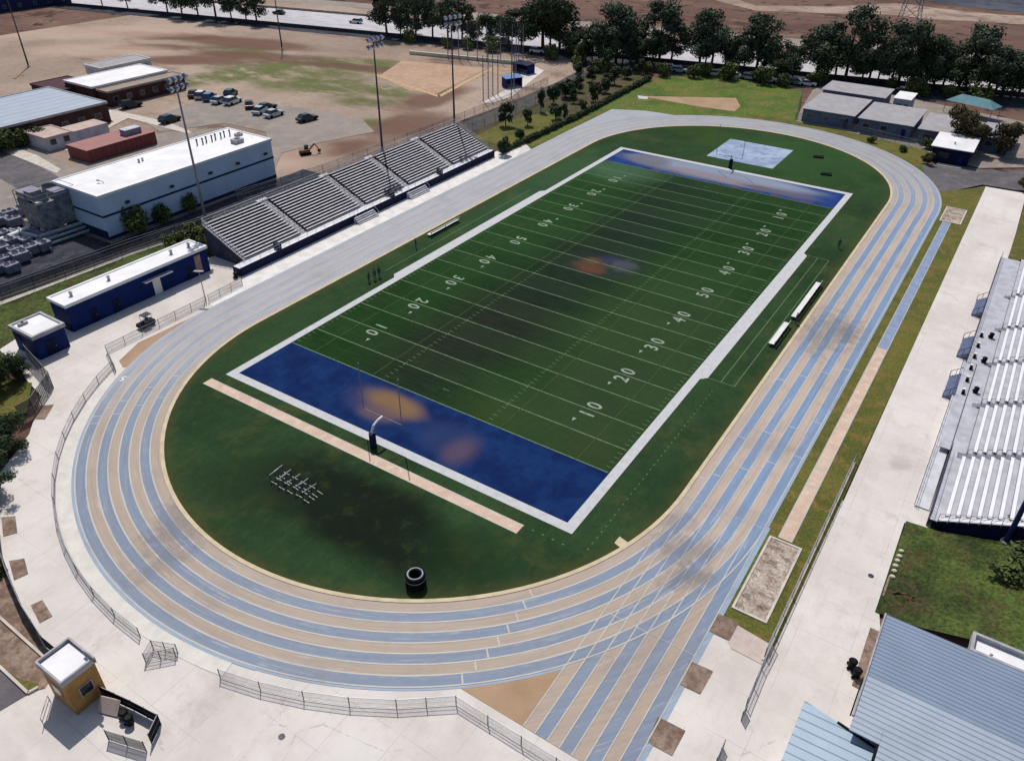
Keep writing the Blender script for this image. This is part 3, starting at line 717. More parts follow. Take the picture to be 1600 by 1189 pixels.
for i, n in enumerate(('10', '20', '30', '40', '50', '40', '30', '20', '10')):
    y = (20 + i * 10) * YD
    for side in (0, 1):
        rot = R(90) if side else R(-90); x = W - 7.2 if side else 7.2; s = 1 if side else -1
        put_text(b, gl[n[0]], x, y - s * 1.0, rot, 0.022, .85); put_text(b, gl[n[1]], x, y + s * 1.0, rot, 0.022, .85)
        if n != '50':
            d = -1 if i < 4 else 1; yy = y + d * 2.5; xx = x - (0.9 if side else -0.9)
            b.quad((xx - .25, yy, .022), (xx + .25, yy, .022), (xx, yy + d * .75, .022))
tag(b.build('yard_numbers', M['number_paint']), kind='structure')
b = MB(); t = R(209); r = RL + 7.5 * LW
put_text(b, gl5, XC + r * math.cos(t), YN + r * math.sin(t), t, 0.0165); 
tag(b.build('lane_number', M['white_metal']), kind='structure')

# jump runways
sheet('near_runway', [(-1.9, -4.15), (45.3, -4.15), (45.3, -2.75), (-1.9, -2.75)], 0.02, M['runway'])
b = MB(); 
for y in (-4.15, -2.87): b.quad((-1.9, y, .0245), (45.3, y, .0245), (45.3, y + .12, .0245), (-1.9, y + .12, .0245))
for x in (67.1, 68.43): b.quad((x, 9.9, .0045), (x + .1, 9.9, .0045), (x + .1, 106, .0045), (x, 106, .0045))
for y in (19.2, 22.6): b.quad((67.2, y, .0085), (68.43, y, .0085), (68.43, y + .22, .0085), (67.2, y + .22, .0085))
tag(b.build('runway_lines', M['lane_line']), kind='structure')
sheet('east_runway_tan', rect(67.1, 68.5, 9.9, 53), -0.002, M['runway'])
sheet('east_runway_blue', rect(67.1, 68.5, 53, 106), -0.002, simple('blue_runway_rubber', C(140, 156, 184), 0.7, 0, 0.1, 0.8))
def pit(x0, x1, y0, y1):
    sheet('jump_pit', rect(x0, x1, y0, y1), 0.0, M['sand'])
    b = MB(); k = .22
    b.box(x0 - k, x1 + k, y0 - k, y0, -0.1, .07); b.box(x0 - k, x1 + k, y1, y1 + k, -0.1, .07)
    b.box(x0 - k, x0, y0, y1, -0.1, .07); b.box(x1, x1 + k, y0, y1, -0.1, .07)
    tag(b.build('pit_kerb', M['kerb']), kind='structure')
pit(66.6, 69.4, -0.9, 9.4); pit(66.7, 69.9, 106.2, 114)
b = MB(); b.box(70.45, 70.75, -5.0, 26, -0.05, 0.09); b.box(54.5, 56.9, 0, 0, 0, 0) if False else None
tag(b.build('fence_kerb', M['kerb']), kind='structure')
sheet('landing_pad', rect(17.2, 32, 116.2, 131), 0.012, M['pad'])
sheet('kerb_block', P('960,848 968,838 985,850 975,860'), 0.012, M['rail'])

# ================================================================== GRANDSTANDS
def west_stand():
    x0, yA, yB, dz, rise, tread, rows = -22.9, 21.3, 89.3, 1.25, 0.262, 0.60, 15
    T = thing('grandstand', 'long aluminium grandstand of five seating blocks with a navy front wall beside the pale straight', 'bleachers', (x0, yA, 0))
    al = [34.2, 49.2, 61.6, 76.0]
    blocks = []; prev = yA
    for a in al: blocks.append((prev, a - 0.75)); prev = a + 0.75
    blocks.append((prev, yB))
    def lo(y): return y - yA
    for (a, c) in blocks:
        fb = MB()
        for r in range(rows):
            sb = MB(); x = -(r + 0.5) * tread; z = dz + r * rise
            sb.box(x - .16, x + .17, lo(a) + .1, lo(c) - .1, z + .40, z + .45)
            sb.build('seat_bench', M['aluminium_grey'], T)
            fb.box(x - .30 + .58, x + .12 + .16, lo(a) + .1, lo(c) - .1, z - 0.03, z) if False else None
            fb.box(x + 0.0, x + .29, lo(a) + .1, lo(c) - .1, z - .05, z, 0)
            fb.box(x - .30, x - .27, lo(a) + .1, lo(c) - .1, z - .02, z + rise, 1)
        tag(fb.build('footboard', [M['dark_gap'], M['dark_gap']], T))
    for a in al:
        st = MB()
        for r in range(rows):
            x = -(r + 0.5) * tread; z = dz + r * rise
            st.box(x - tread / 2, x + tread / 2, lo(a) - .68, lo(a) + .68, z - .1, z + .02)
            st.box(x + tread / 2, x + tread / 2 + .25, lo(a) - .55, lo(a) + .55, z - .2, z - .12)
        st.build('aisle_steps', M['aluminium_grey'], T)
        ld = MB(); x = -rows * tread; z = dz + rows * rise
        ld.box(x - .9, x, lo(a) - 1.1, lo(a) + 1.1, z - .05, z + .05); ld.build('aisle_landing', M['aluminium'], T)
        rl = MB()
        for r in range(1, rows, 4):
            xx = -(r + 0.5) * tread; zz = dz + r * rise
            rl.tube((xx, lo(a), zz), (xx, lo(a), zz + .85), .03); rl.tube((xx, lo(a), zz + .85), (xx - tread * 2, lo(a), zz + .85 + rise * 2), .03)
            rl.tube((xx - tread * 2, lo(a), zz + 2 * rise), (xx - tread * 2, lo(a), zz + .85 + rise * 2), .03)
        rl.build('aisle_rail', M['steel'], T)
    dk = MB(); dk.box(0.0, 1.65, -2.4, lo(yB), dz - .08, dz); dk.box(0, .3, -2.4, 0, dz, dz + .02)
    dk.build('front_walkway', M['aluminium'], T)
    fw_ = MB(); fw_.box(1.66, 1.74, -2.4, lo(yB), 0, dz + .12); fw_.box(-.1, 1.66, -2.48, -2.4, 0, dz)
    fw_.build('front_wall', M['navy_dark'], T)
    us = MB()
    for yy in (0.05, lo(yB) - .1):
        x1 = -rows * tread; z1 = dz + rows * rise
        us.quad((0, yy, 0), (0, yy, dz), (x1, yy, z1), (x1, yy, 0))
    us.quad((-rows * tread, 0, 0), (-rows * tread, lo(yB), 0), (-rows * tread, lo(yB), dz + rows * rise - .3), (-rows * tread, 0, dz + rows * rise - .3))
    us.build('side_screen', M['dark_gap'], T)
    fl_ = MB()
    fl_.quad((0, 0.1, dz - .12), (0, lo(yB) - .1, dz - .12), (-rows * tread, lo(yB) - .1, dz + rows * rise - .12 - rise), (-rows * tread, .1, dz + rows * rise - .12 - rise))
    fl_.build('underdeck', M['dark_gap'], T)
    # railings
    rr = MB(); n = 34
    for i in range(n + 1):
        y = -2.3 + (lo(yB) + 2.2) * i / n
        rr.tube((1.55, y, dz), (1.55, y, dz + 1.0), .025)
    for h in (.5, 1.0): rr.tube((1.55, -2.3, dz + h), (1.55, lo(yB) - .1, dz + h), .025)
    rr.build('front_railing', M['aluminium_grey'], T)
    br = MB(); x1 = -rows * tread - .1; z1 = dz + rows * rise
    for i in range(40): 
        y = lo(yB) * i / 39; br.tube((x1, y, z1 - .3), (x1, y, z1 + 1.05), .03)
    for h in (.1, .55, 1.05): br.tube((x1, 0, z1 + h), (x1, lo(yB), z1 + h), .03)
    br.build('back_railing', M['aluminium'], T)
    bp = MB(); bp.quad((x1 + .03, 0, z1), (x1 + .03, lo(yB), z1), (x1 + .03, lo(yB), z1 + 1.0), (x1 + .03, 0, z1 + 1.0)); bp.build('back_mesh', M['chain'], T)
    for yy in (0.0, lo(yB)):
        sr = MB()
        for r in range(0, rows + 1, 2):
            x = -r * tread; zz = dz + r * rise; sr.tube((x, yy, zz - .1), (x, yy, zz + 1.1), .03)
        for h in (.1, .6, 1.1): sr.tube((0, yy, dz + h), (-rows * tread, yy, dz + rows * rise + h), .035)
        sr.bar((0, yy, dz - .02), (-rows * tread, yy, dz + rows * rise - .02), .1, .28)
        sr.build('side_railing', M['aluminium'], T)
    for a, c in ((44.5, 49.6), (59.2, 64.8)):
        s = MB()
        for k in range(4): s.box(1.8 + k * .32, 1.8 + (k + 1) * .32, lo(a), lo(c), 0, dz - .28 * (k + 1) + .02, k % 2)
        for yy in (lo(a), lo(c)): s.tube((1.9, yy, dz + .6), (3.1, yy, 1.0), .03); s.tube((3.1, yy, 0), (3.1, yy, 1.0), .03)
        s.build('entry_steps', [M['aluminium'], M['aluminium_grey']], T)
    for y in (27, 55.5, 70.5):
        s = MB(); s.box(.35, 1.3, lo(y), lo(y) + .9, dz, dz + .9); s.build('bin_box', M['navy_dark'], T)
west_stand()

def east_stand():
    x0, yA, yB, dz, rise, tread, rows = 79.9, 19.9, 92.5, 0.95, 0.36, 0.84, 20
    T = thing('grandstand', 'bright aluminium grandstand of tall seating rows at the right with a ramp along its front', 'bleachers', (x0, yA, 0))
    al = [32.4, 43.9, 54.9, 65.6, 77.2]
    blocks = []; prev = yA + .9
    for a in al: blocks.append((prev, a - 0.5)); prev = a + 0.5
    blocks.append((prev, yB))
    lo = lambda y: y - yA
    for bi, (a, c) in enumerate(blocks):
        first = 0 if (bi == 0) else 1
        fb = MB()
        for r in range(first, rows):
            x = r * tread; z = dz + r * rise
            fb.box(x, x + .52, lo(a), lo(c), z - .04, z, 0)
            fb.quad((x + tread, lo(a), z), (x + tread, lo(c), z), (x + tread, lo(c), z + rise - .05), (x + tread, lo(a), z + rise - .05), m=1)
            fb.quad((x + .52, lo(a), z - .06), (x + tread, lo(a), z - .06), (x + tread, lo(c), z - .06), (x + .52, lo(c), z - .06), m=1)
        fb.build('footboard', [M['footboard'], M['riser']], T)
        for r in range(first, rows):
            x = r * tread; z = dz + r * rise
            if r < 15:
                sb = MB(); sb.box(x + .50, x + .84, lo(a), lo(c), z + .40, z + .45)
                sb.build('seat_bench', M['bright_seat'], T)
    sb = MB()
    for (a, c) in blocks:
        for r in range(15, rows): x = r * tread; z = dz + r * rise; sb.box(x + .50, x + .84, lo(a), lo(c), z + .40, z + .45)
    tag(sb.build('upper_seat_bench', M['bright_seat'], T), kind='stuff')
    for a in al:
        st = MB()
        for r in range(rows):
            x = r * tread; z = dz + r * rise
            st.box(x, x + tread, lo(a) - .48, lo(a) + .48, z - .1, z + .01); st.box(x + tread - .35, x + tread, lo(a) - .45, lo(a) + .45, z + .01, z + .18)
        st.build('aisle_steps', M['steel'], T)
        rl = MB()
        for r in range(1, rows):
            x = r * tread; z = dz + r * rise
            rl.tube((x, lo(a), z), (x, lo(a), z + .8), .025); rl.tube((x, lo(a), z + .8), (x + .5, lo(a), z + 1.0), .025)
        rl.build('aisle_rail', M['dark_steel'], T)
    er = MB()
    for r in range(0, rows, 1):
        x = r * tread; z = dz + r * rise
        er.tube((x, .05, z - .2), (x, .05, z + 1.0), .028); er.tube((x, .05, z + .1), (x + tread, .05, z + 1.0 + rise), .02)
    for h in (.1, .55, 1.0): er.tube((0, .05, dz + h), (rows * tread, .05, dz + rows * rise + h), .03)
    er.build('end_railing', M['aluminium_grey'], T)
    ep = MB(); ep.hexa([(0, .1, dz - .05), (rows * tread, .1, dz + rows * rise - .05), (rows * tread, .9, dz + rows * rise - .05), (0, .9, dz - .05)], [(0, .1, dz), (rows * tread, .1, dz + rows * rise), (rows * tread, .9, dz + rows * rise), (0, .9, dz)])
    ep.build('end_walkway', M['aluminium'], T)
    us = MB()
    us.quad((0, .2, -.3), (rows * tread, .2, -.3), (rows * tread, .2, dz + rows * rise - .3), (0, .2, dz - .3 + .2))
    us.quad((0, lo(yB), 0), (rows * tread, lo(yB), 0), (rows * tread, lo(yB), dz + rows * rise - .1), (0, lo(yB), dz - .1))
    us.quad((rows * tread, .2, 0), (rows * tread, lo(yB), 0), (rows * tread, lo(yB), dz + rows * rise), (rows * tread, .2, dz + rows * rise))
    us.build('side_screen', M['navy_dark'], T)
    dk = MB(); dk.box(-.75, .0, 0, lo(33), dz - .1, dz); dk.box(-2.0, .82, lo(33), lo(yB), dz - .1, dz)
    dk.build('front_walkway', M['footboard'], T)
    fw_ = MB(); fw_.box(-.83, -.75, 0, lo(54), 0, dz + .05); fw_.box(-2.08, -2.0, lo(54), lo(yB), 0, dz + .05); fw_.box(-2.0, -.8, lo(54), lo(54) + .08, 0, dz)
    fw_.build('front_wall', M['dark_steel'], T)
    rp = MB(); rp.hexa([(-2.35, lo(22.3), 0), (-.95, lo(22.3), 0), (-.95, lo(54), 0), (-2.35, lo(54), 0)], [(-2.35, lo(22.3), .1), (-.95, lo(22.3), .1), (-.95, lo(54), dz), (-2.35, lo(54), dz)])
    rp.build('ramp', M['aluminium'], T)
    rl = MB(); n = 22
    for i in range(n + 1):
        y = lo(22.3) + (54 - 22.3) * i / n; z = .1 + (dz - .1) * i / n
        rl.tube((-2.4, y, z), (-2.4, y, z + .95), .025); 
    for h in (.5, .95): rl.tube((-2.4, lo(22.3), .1 + h), (-2.4, lo(54), dz + h), .025)
    rl.build('ramp_railing', M['dark_steel'], T)
    rl = MB()
    for i in range(36):
        y = lo(54) + (yB - 54) * i / 35; rl.tube((-2.0, y, dz), (-2.0, y, dz + .95), .025)
    for h in (.5, .95): rl.tube((-2.0, lo(54), dz + h), (-2.0, lo(yB), dz + h), .025)
    rl.build('front_railing', M['dark_steel'], T)
    rl = MB()
    for i in range(24):
        y = (33 - yA) * i / 23; rl.tube((-.72, y, dz), (-.72, y, dz + .95), .02)
    rl.tube((-.72, 0, dz + .95), (-.72, lo(33), dz + .95), .025)
    rl.build('front_railing', M['dark_steel'], T)
    for ya in (45.3, 56.6, 70.2):
        s = MB()
        for k in range(5): s.box(-2.1 - (k + 1) * .24, -2.1 - k * .24, lo(ya), lo(ya) + 5.4, 0, dz - .17 * (k + 1) + .1)
        s.build('entry_steps', M['lamp'], T)
        for yy in (lo(ya), lo(ya) + 5.4):
            rl = MB()
            rl.tube((-2.1, yy, dz + .9), (-3.3, yy, .9), .04); rl.tube((-3.3, yy, 0), (-3.3, yy, .9), .04); rl.tube((-2.7, yy, .4), (-2.7, yy, 1.3), .03)
            rl.build('step_railing', M['blue_band'], T)
    for k in range(6):
        s = MB(); y = lo(45.6 + k * 3.3); s.box(-1.5, -1.15, y, y + .5, dz, dz + .45, 0); s.box(-1.5, -1.1, y + .5, y + 1.6, dz, dz + .12, 1)
        s.build('companion_seat', [M['black'], M['white_metal']], T)
east_stand()
def bin_at(x, y, z, label, s=1.0):
    t = thing('rubbish_bin', label, 'bin', (x, y, z), 0.2, 'black bins about the stands')
    b = MB(); b.tube((0, 0, 0), (0, 0, .95 * s), .34 * s, .42 * s, 14); b.build('bin_body', M['black'], t)
    b = MB(); b.tube((0, 0, .95 * s), (0, 0, 1.08 * s), .46 * s, .3 * s, 14); b.build('bin_lid', M['black'], t)
    b = MB(); 
    for sy in (-1, 1): b.tube((-.3 * s, sy * .28 * s, .12), (-.3 * s, sy * .38 * s, .12), .14, .14, 10)
    b.build('bin_wheel', M['tyre'], t)
for (u, v, l) in ((1548, 528, 'black bin on the right grandstand walkway, farthest of three'), (1537, 566, 'black bin on the right grandstand walkway, middle of three'), (1524, 613, 'dark blue-black bin on the right grandstand walkway, nearest of three'), (1563, 422, 'black bin at the far front corner of the right grandstand')):
    p = at(u, v, 0.95); bin_at(p.x, p.y, 0.95 if v > 430 else 0, l, .72)
for (u, v, l) in ((1330, 1042, 'black wheeled bin on the concrete beside the ribbed roof building'), (1337, 1056, 'black wheeled bin nearer the roof corner, touching its twin'), (369, 434, 'dark bin standing on the concrete left of the long grandstand'), (1308, 386, 'x')):
    if l == 'x': continue
    p = at(u, v); bin_at(p.x, p.y, 0, l, .85)

# ================================================================== BUILDINGS
def roof_box(T, w, d, h, mat_roof, mat_par, par=.35, th=.3, z0=0.0):
    b = MB(); b.quad((0, 0, h), (w, 0, h), (w, d, h), (0, d, h)); 
    b.build('roof', mat_roof, T)
    b = MB()
    b.box(-th / 2, w + th / 2, -th / 2, th / 2, h - .35, h + par); b.box(-th / 2, w + th / 2, d - th / 2, d + th / 2, h - .35, h + par)
    b.box(-th / 2, th / 2, th / 2, d - th / 2, h - .35, h + par); b.box(w - th / 2, w + th / 2, th / 2, d - th / 2, h - .35, h + par)
    b.build('roof_edge', mat_par, T)
def walls(T, w, d, h, mat, name='wall'):
    b = MB(); b.box(0.02, w - 0.02, 0.02, d - 0.02, -.3, h - .01); return b.build(name, mat, T)
def window(T, x0, x1, y0, y1, z0, z1, ax, out):
    """window in a wall facing +x/-x ('x') or +y/-y ('y'); out is the wall plane"""
    f = MB(); s = 1 if out[1] > 0 else -1; o = out[0]
    if ax == 'x':
        f.box(min(o, o + s * .06), max(o, o + s * .06), y0, y1, z0, z1)
        g = MB(); g.box(min(o + s * .06, o + s * .075), max(o + s * .06, o + s * .075), y0 + .08, y1 - .08, z0 + .08, z1 - .08)
    else:
        f.box(x0, x1, min(o, o + s * .06), max(o, o + s * .06), z0, z1)
        g = MB(); g.box(x0 + .08, x1 - .08, min(o + s * .06, o + s * .075), max(o + s * .06, o + s * .075), z0 + .08, z1 - .08)
    fo = f.build('window', M['grey_trim'], T); g.build('pane', M['glass'], fo)
def door(T, y0, y1, z1, out, mat):
    f = MB(); f.box(out, out + .06, y0, y1, 0, z1); d = f.build('door', mat, T)
    h = MB(); h.box(out + .06, out + .12, y1 - .2, y1 - .1, 1.0, 1.12); h.build('handle', M['steel'], d)
def vent(T, x, y, z, s=.5, name='roof_vent'):
    b = MB(); b.tube((x, y, z), (x, y, z + .5 * s * 2), .18 * s * 2, None, 10); b.tube((x, y, z + s), (x, y, z + s * 1.35), .3 * s * 2, .08, 10)
    b.build(name, M['grey_trim'], T)
def acunit(T, x, y, z, w=1.0, d=1.0, h=.8):
    b = MB(); b.box(x, x + w, y, y + d, z, z + h); o = b.build('air_unit', M['grey_trim'], T)
    g = MB(); g.tube((x + w / 2, y + d / 2, z + h), (x + w / 2, y + d / 2, z + h + .08), min(w, d) * .36, None, 12); g.build('fan_grille', M['dark_steel'], o)

# long navy clubhouse
x0, x1, y0, y1, h = -31.0, -27.0, -5.8, 17.6, 4.1
T = thing('clubhouse', 'long narrow navy building with a white flat roof beside the track bend', 'building', (x0, y0, 0))
w_, d_ = x1 - x0, y1 - y0; walls(T, w_, d_, h, M['navy']); roof_box(T, w_, d_, h, M['white_roof'], M['white_roof'], .12, .3)
for yy in (2.2, 8.0, 18.6, 21.8): vent(T, 2.0, yy, h, .55)
b = MB(); b.box(-.5, .15, 0, d_, h - .2, h + .02); b.build('back_eave', M['grey_trim'], T)
b = MB(); b.box(w_, w_ + .9, 11.6, 16.4, 2.75, 2.87); b.build('door_canopy', M['grey_trim'], T)
door(T, 13.2, 14.5, 2.3, w_, M['white_metal'])
for a in (3.0, 6.5, 19.2): door(T, a, a + 1.0, 2.1, w_, M['navy_dark'])
b = MB(); b.box(w_, w_ + .04, 20.9, 22.0, .5, 3.3); b.build('mural_panel', M['sign_mural'], T)
b = MB(); b.box(0.3, w_ - .3, -.07, 0, 0, 0.9); b.build('plinth', M['navy_dark'], T)
# small navy hut
x0, x1, y0, y1, h = -29.2, -23.9, -12.4, -8.2, 3.4
T = thing('storage_hut', 'small square navy hut with a white flat roof left of the long navy building', 'building', (x0, y0, 0))
w_, d_ = x1 - x0, y1 - y0; walls(T, w_, d_, h, M['navy']); roof_box(T, w_, d_, h, M['white_roof'], M['grey_trim'], .18, .35)
acunit(T, .8, .6, h, .5, 1.2, .35); door(T, 1.2, 2.6, 2.2, w_, M['navy_dark'])
b = MB(); b.box(1, 1.9, -.06, 0, 1.6, 2.4); b.build('louvre', M['navy_dark'], T)

# pale blue warehouse
x0, x1, y0, y1, h = -63.4, -50.6, 15.6, 53.4, 7.8
T = thing('warehouse', 'big pale blue flat-roofed warehouse with a dark blue band round its walls', 'building', (x0, y0, -.15))
w_, d_ = x1 - x0, y1 - y0; walls(T, w_, d_, h, M['blue_wall']); roof_box(T, w_, d_, h, M['white_roof'], M['white_roof'], .12, .3)
b = MB(); b.box(-.05, w_ + .05, -.05, 0, 4.0, 4.35); b.box(w_, w_ + .05, 0, d_, 4.0, 4.35); b.box(-.05, w_ + .05, d_, d_ + .05, 4.0, 4.35); b.build('wall_band', M['blue_band'], T)
b = MB(); b.box(-.04, w_ + .04, -.04, 0, 0, 1.6); b.box(w_, w_ + .04, 0, d_, 0, 0.6); b.build('wall_base', M['blue_band'], T)
for yy in (4.5, 13.5, 22, 28.5, 35.5):
    b = MB(); b.box(w_, w_ + .4, yy, yy + .7, 5.2, 5.6); b.build('wall_lamp', M['dark_steel'], T)
for k in range(8):
    b = MB(); yy = 27.0 + k * 1.1; b.tube((4.2 + .3 * (k % 2), yy, h), (4.2 + .3 * (k % 2), yy, h + 1.0), .13, None, 8); b.tube((4.2 + .3 * (k % 2), yy, h + 1.0), (4.2 + .3 * (k % 2), yy, h + 1.2), .25, .1, 8); b.build('exhaust_pipe', M['dark_steel'], T)
acunit(T, 8.5, 31.5, h, 1.6, 2.0, .8); vent(T, 3.6, 14.5, h, .5); vent(T, 3.4, 15.4, h, .45); acunit(T, 5.4, 35.0, h, 1.0, 1.4, .5)

# west campus blocks
def block(name, label, x0, x1, y0, y1, h, roof, wall, edge, wins=0, ewin=True, z=-.2, par=.15):
    T = thing(name, label, 'building', (x0, y0, z)); w_, d_ = x1 - x0, y1 - y0
    walls(T, w_, d_, h, wall); roof_box(T, w_, d_, h, roof, edge, par, .3)
    for k in range(wins):
        a = d_ * (k + .5) / wins; window(T, 0, 0, a - .7, a + .7, 1.1, 2.4, 'x', (w_, 1))
    return T
T = block('classroom_block', 'wide brown school block with a pale seamed metal roof at the left edge', -137.5, -113.0, 26, 58, 4.6, M['seam_roof'], M['brown_wall'], M['grey_trim'], 0)
for k in range(7): window(T, 0, 0, 3 + k * 4.2, 4.6 + k * 4.2, 1.2, 2.6, 'x', (24.5, 1))
for k in range(3): window(T, 8 + k * 5, 10 + k * 5, 0, 0, 1.2, 2.6, 'y', (0, -1))
T = block('classroom_block', 'dark brown block with a bright white roof behind the parked cars', -141.5, -129.2, 64.5, 87.3, 4.4, M['white_roof'], M['brown_wall'], M['white_roof'], 5)
T = block('classroom_block', 'long brown block with a narrow tan roof facing the car park', -128.6, -124.0, 65.3, 88.5, 3.8, M['brown_roof'], M['brown_wall'], M['brown_roof'], 6)
T = block('classroom_block', 'low grey block with a thin pale roof behind the white-roofed block', -157, -149, 80, 96, 3.6, M['grey_roof'], M['light_grey_wall'], M['white_metal'], 4)
T = block('classroom_block', 'low maroon-roofed block between the white and seamed roofs', -151, -138, 60.5, 71, 3.0, M['brown_roof_dark'], M['brown_wall'], M['brown_roof_dark'], 2)
T = block('portable_office', 'L-shaped grey portable office with a pinkish flat roof beside the red container', -111.9, -103.6, 36.4, 42.6, 2.9, M['tan_roof'], M['light_grey_wall'], M['tan_roof'], 2)
b = MB(); b.box(3.0, 8.25, 6.22, 15, -.2, 2.75); b.build('rear_wing', M['light_grey_wall'], T); b = MB(); b.quad((3.0, 6.3, 2.78), (8.25, 6.3, 2.78), (8.25, 15, 2.78), (3.0, 15, 2.78)); b.build('wing_roof', M['tan_roof'], T)
# red container with a tarped crate on it
T = thing('shipping_container', 'rust-red corrugated container block with a pinkish top beside the warehouse', 'container', (-96.6, 36.9, -.15))
b = MB(); b.box(0, 7.4, 0, 16.6, 0, 2.6); b.build('container_body', M['rib_container'], T)
b = MB(); b.box(-.05, 7.45, -.05, 16.65, 2.601, 2.68); b.build('container_roof', M['rib_top'], T)
b = MB()
for k in range(6): b.box(7.4, 7.46, .9 + k * 2.7, 2.7 + k * 2.7, .2, 2.3)
b.build('container_door', M['rib_container'], T)
p = at(191, 208, 2.6)
T = thing('roof_crate', 'dark blue-grey crate lying on the red container roof', 'crate', (-93.2, 47.6, 2.53))
b = MB(); b.box(0, 2.2, 0, 3.9, 0, 1.2); b.build('crate_body', M['tank'], T); b = MB(); b.box(-.05, 2.25, -.05, 3.95, 1.2, 1.28); b.build('crate_lid', M['light_grey_wall'], T)
# far building top left
T = block('industrial_building', 'long bluish industrial building at the top left corner beyond the dirt field', -300, -280, 96, 152, 7, M['grey_roof'], M['blue_band'], M['light_grey_wall'], 9)

# north-east portables
PR = [(26.5, 38.6, 155.4, 172.5, 3.2, 'grey portable classroom nearest the far bend, leftmost of the front row'), (40.2, 52.0, 154.6, 171.0, 3.2, 'grey portable classroom in the middle of the front row, beside a narrow gap'), (53.8, 60.5, 153.6, 168.5, 3.2, 'grey portable classroom partly behind the bushy tree and blue snack bar'), (25.6, 41.2, 176.2, 186.5, 3.4, 'grey portable classroom alone in the back row below the freeway trees'), (66.5, 72.4, 156, 168, 3.2, 'small grey portable classroom right of the bushy tree')]
for (a, c, d, e_, h, l) in PR:
    T = thing('portable_classroom', l, 'portable', (a, d, -.12), 0, 'grey portable classrooms by the far bend'); w_, dd = c - a, e_ - d
    walls(T, w_, dd, h, M['portable_wall'])
    b = MB(); b.box(-.4, w_ + .4, -.6, dd + .4, h, h + .14); b.build('roof', M['grey_roof'], T)
    for k in range(int(w_ // 4)): window(T, 1 + k * 4, 2.6 + k * 4, 0, 0, 1.2, 2.3, 'y', (0.02, -1))
    f = MB(); f.box(w_ - 2.0, w_ - 1.1, -.05, .02, 0.1, 2.2); f.build('door', M['navy'], T)
T = thing('site_office', 'small cube hut with a brilliant white roof between the grey portables', 'hut', (43.3, 177.6, -.12))
walls(T, 4.0, 8.0, 3.4, M['grey_wall']); b = MB(); b.box(-.2, 4.2, -.2, 8.2, 3.4, 3.55); b.build('roof', M['white_roof'], T)
window(T, .8, 2.2, 0, 0, 1.2, 2.3, 'y', (0.02, -1)); f = MB(); f.box(2.8, 3.6, -.05, .02, .1, 2.2); f.build('door', M['navy'], T)
# snack bar
T = thing('snack_bar', 'dark navy snack bar with a white mono-pitch roof beside the far right bend', 'building', (58.8, 141.8, -.05))
walls(T, 7.4, 9.0, 3.3, M['navy_dark'])
b = MB(); b.hexa([(-.5, -.9, 3.25), (7.9, -.9, 3.25), (7.9, 9.4, 3.7), (-.5, 9.4, 3.7)], [(-.5, -.9, 3.4), (7.9, -.9, 3.4), (7.9, 9.4, 3.85), (-.5, 9.4, 3.85)]); b.build('roof', M['white_roof'], T)
f = MB(); f.box(1.2, 3.4, -.05, .02, 1.0, 2.2); f.build('serving_hatch', M['glass'], T); f = MB(); f.box(5.2, 6.1, -.05, .02, 0, 2.1); f.build('door', M['navy'], T)
b = MB(); b.box(1.8, 6.6, -2.6, -1.2, 0, .12); b.build('door_slab', M['kerb'], T)
vent(T, 3.7, 2.5, 3.5, .4)
# teal shade canopy
T = thing('shade_canopy', 'teal fabric shade canopy on posts beyond the bushy tree', 'canopy', (61.0, 186, -.1), R(-18))
b = MB(); A = [(-6, -2.6, 3.0), (6, -2.6, 3.0), (6, 2.6, 3.0), (-6, 2.6, 3.0)]; rg = [(-3.5, 0, 4.6), (3.5, 0, 4.6)]
b.quad(A[0], A[1], rg[1], rg[0]); b.quad(A[2], A[3], rg[0], rg[1]); b.quad(A[1], A[2], rg[1]); b.quad(A[3], A[0], rg[0]); b.build('fabric_roof', M['teal'], T)
for q in A:
    b = MB(); b.tube((q[0] * .97, q[1] * .97, 0), (q[0] * .97, q[1] * .97, 3.0), .09); b.build('post', M['steel'], T)

# ribbed roof buildings, bottom right
T = thing('gym_building', 'large building with a blue-grey ribbed gable roof in the bottom right corner', 'building', (78.3, -26, 0))
b = MB(); b.box(.4, 30, 15.8, 26.6, 0, 3.7); b.box(2.2, 30, .4, 15.8, 0, 3.7); b.build('wall', M['light_grey_wall'], T)
yr, yn, ys, ze, zr = 19.6, 27.4, 3.0, 4.9, 5.5   # ridge / north eave / south eave in local y
def slab(y0, z0, y1, z1, x0, x1, mat, name, th=.12):
    b = MB(); b.hexa([(x0, y0, z0 - th), (x1, y0, z0 - th), (x1, y1, z1 - th), (x0, y1, z1 - th)], [(x0, y0, z0), (x1, y0, z0), (x1, y1, z1), (x0, y1, z1)]); return b.build(name, mat, T)
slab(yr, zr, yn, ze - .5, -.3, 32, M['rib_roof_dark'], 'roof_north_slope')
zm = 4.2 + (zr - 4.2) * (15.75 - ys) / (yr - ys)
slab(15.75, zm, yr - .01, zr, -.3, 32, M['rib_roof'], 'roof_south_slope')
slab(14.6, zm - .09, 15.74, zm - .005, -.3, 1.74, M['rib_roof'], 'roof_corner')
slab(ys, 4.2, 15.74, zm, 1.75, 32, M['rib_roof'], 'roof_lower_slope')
b = MB(); b.box(-.42, -.3, ys, yn, 4.3, 4.5) if False else b.bar((-.36, 15.75, zm), (-.36, yr, zr), .12, .22); b.bar((-.36, yr, zr), (-.36, yn, ze - .5), .12, .22); b.build('barge_board', M['grey_trim'], T)
b = MB(); b.bar((-.5, 15.8, 5.05), (-.5, 19.2, 5.42), .1, .16); b.build('gutter', M['black'], T)
b = MB(); b.tube((.2, 16.0, 0), (.2, 16.0, 4.9), .07); b.build('downpipe', M['black'], T)
f = MB(); f.box(.28, .4, 20.5, 22.5, 0, 2.3); f.build('door', M['navy_dark'], T)
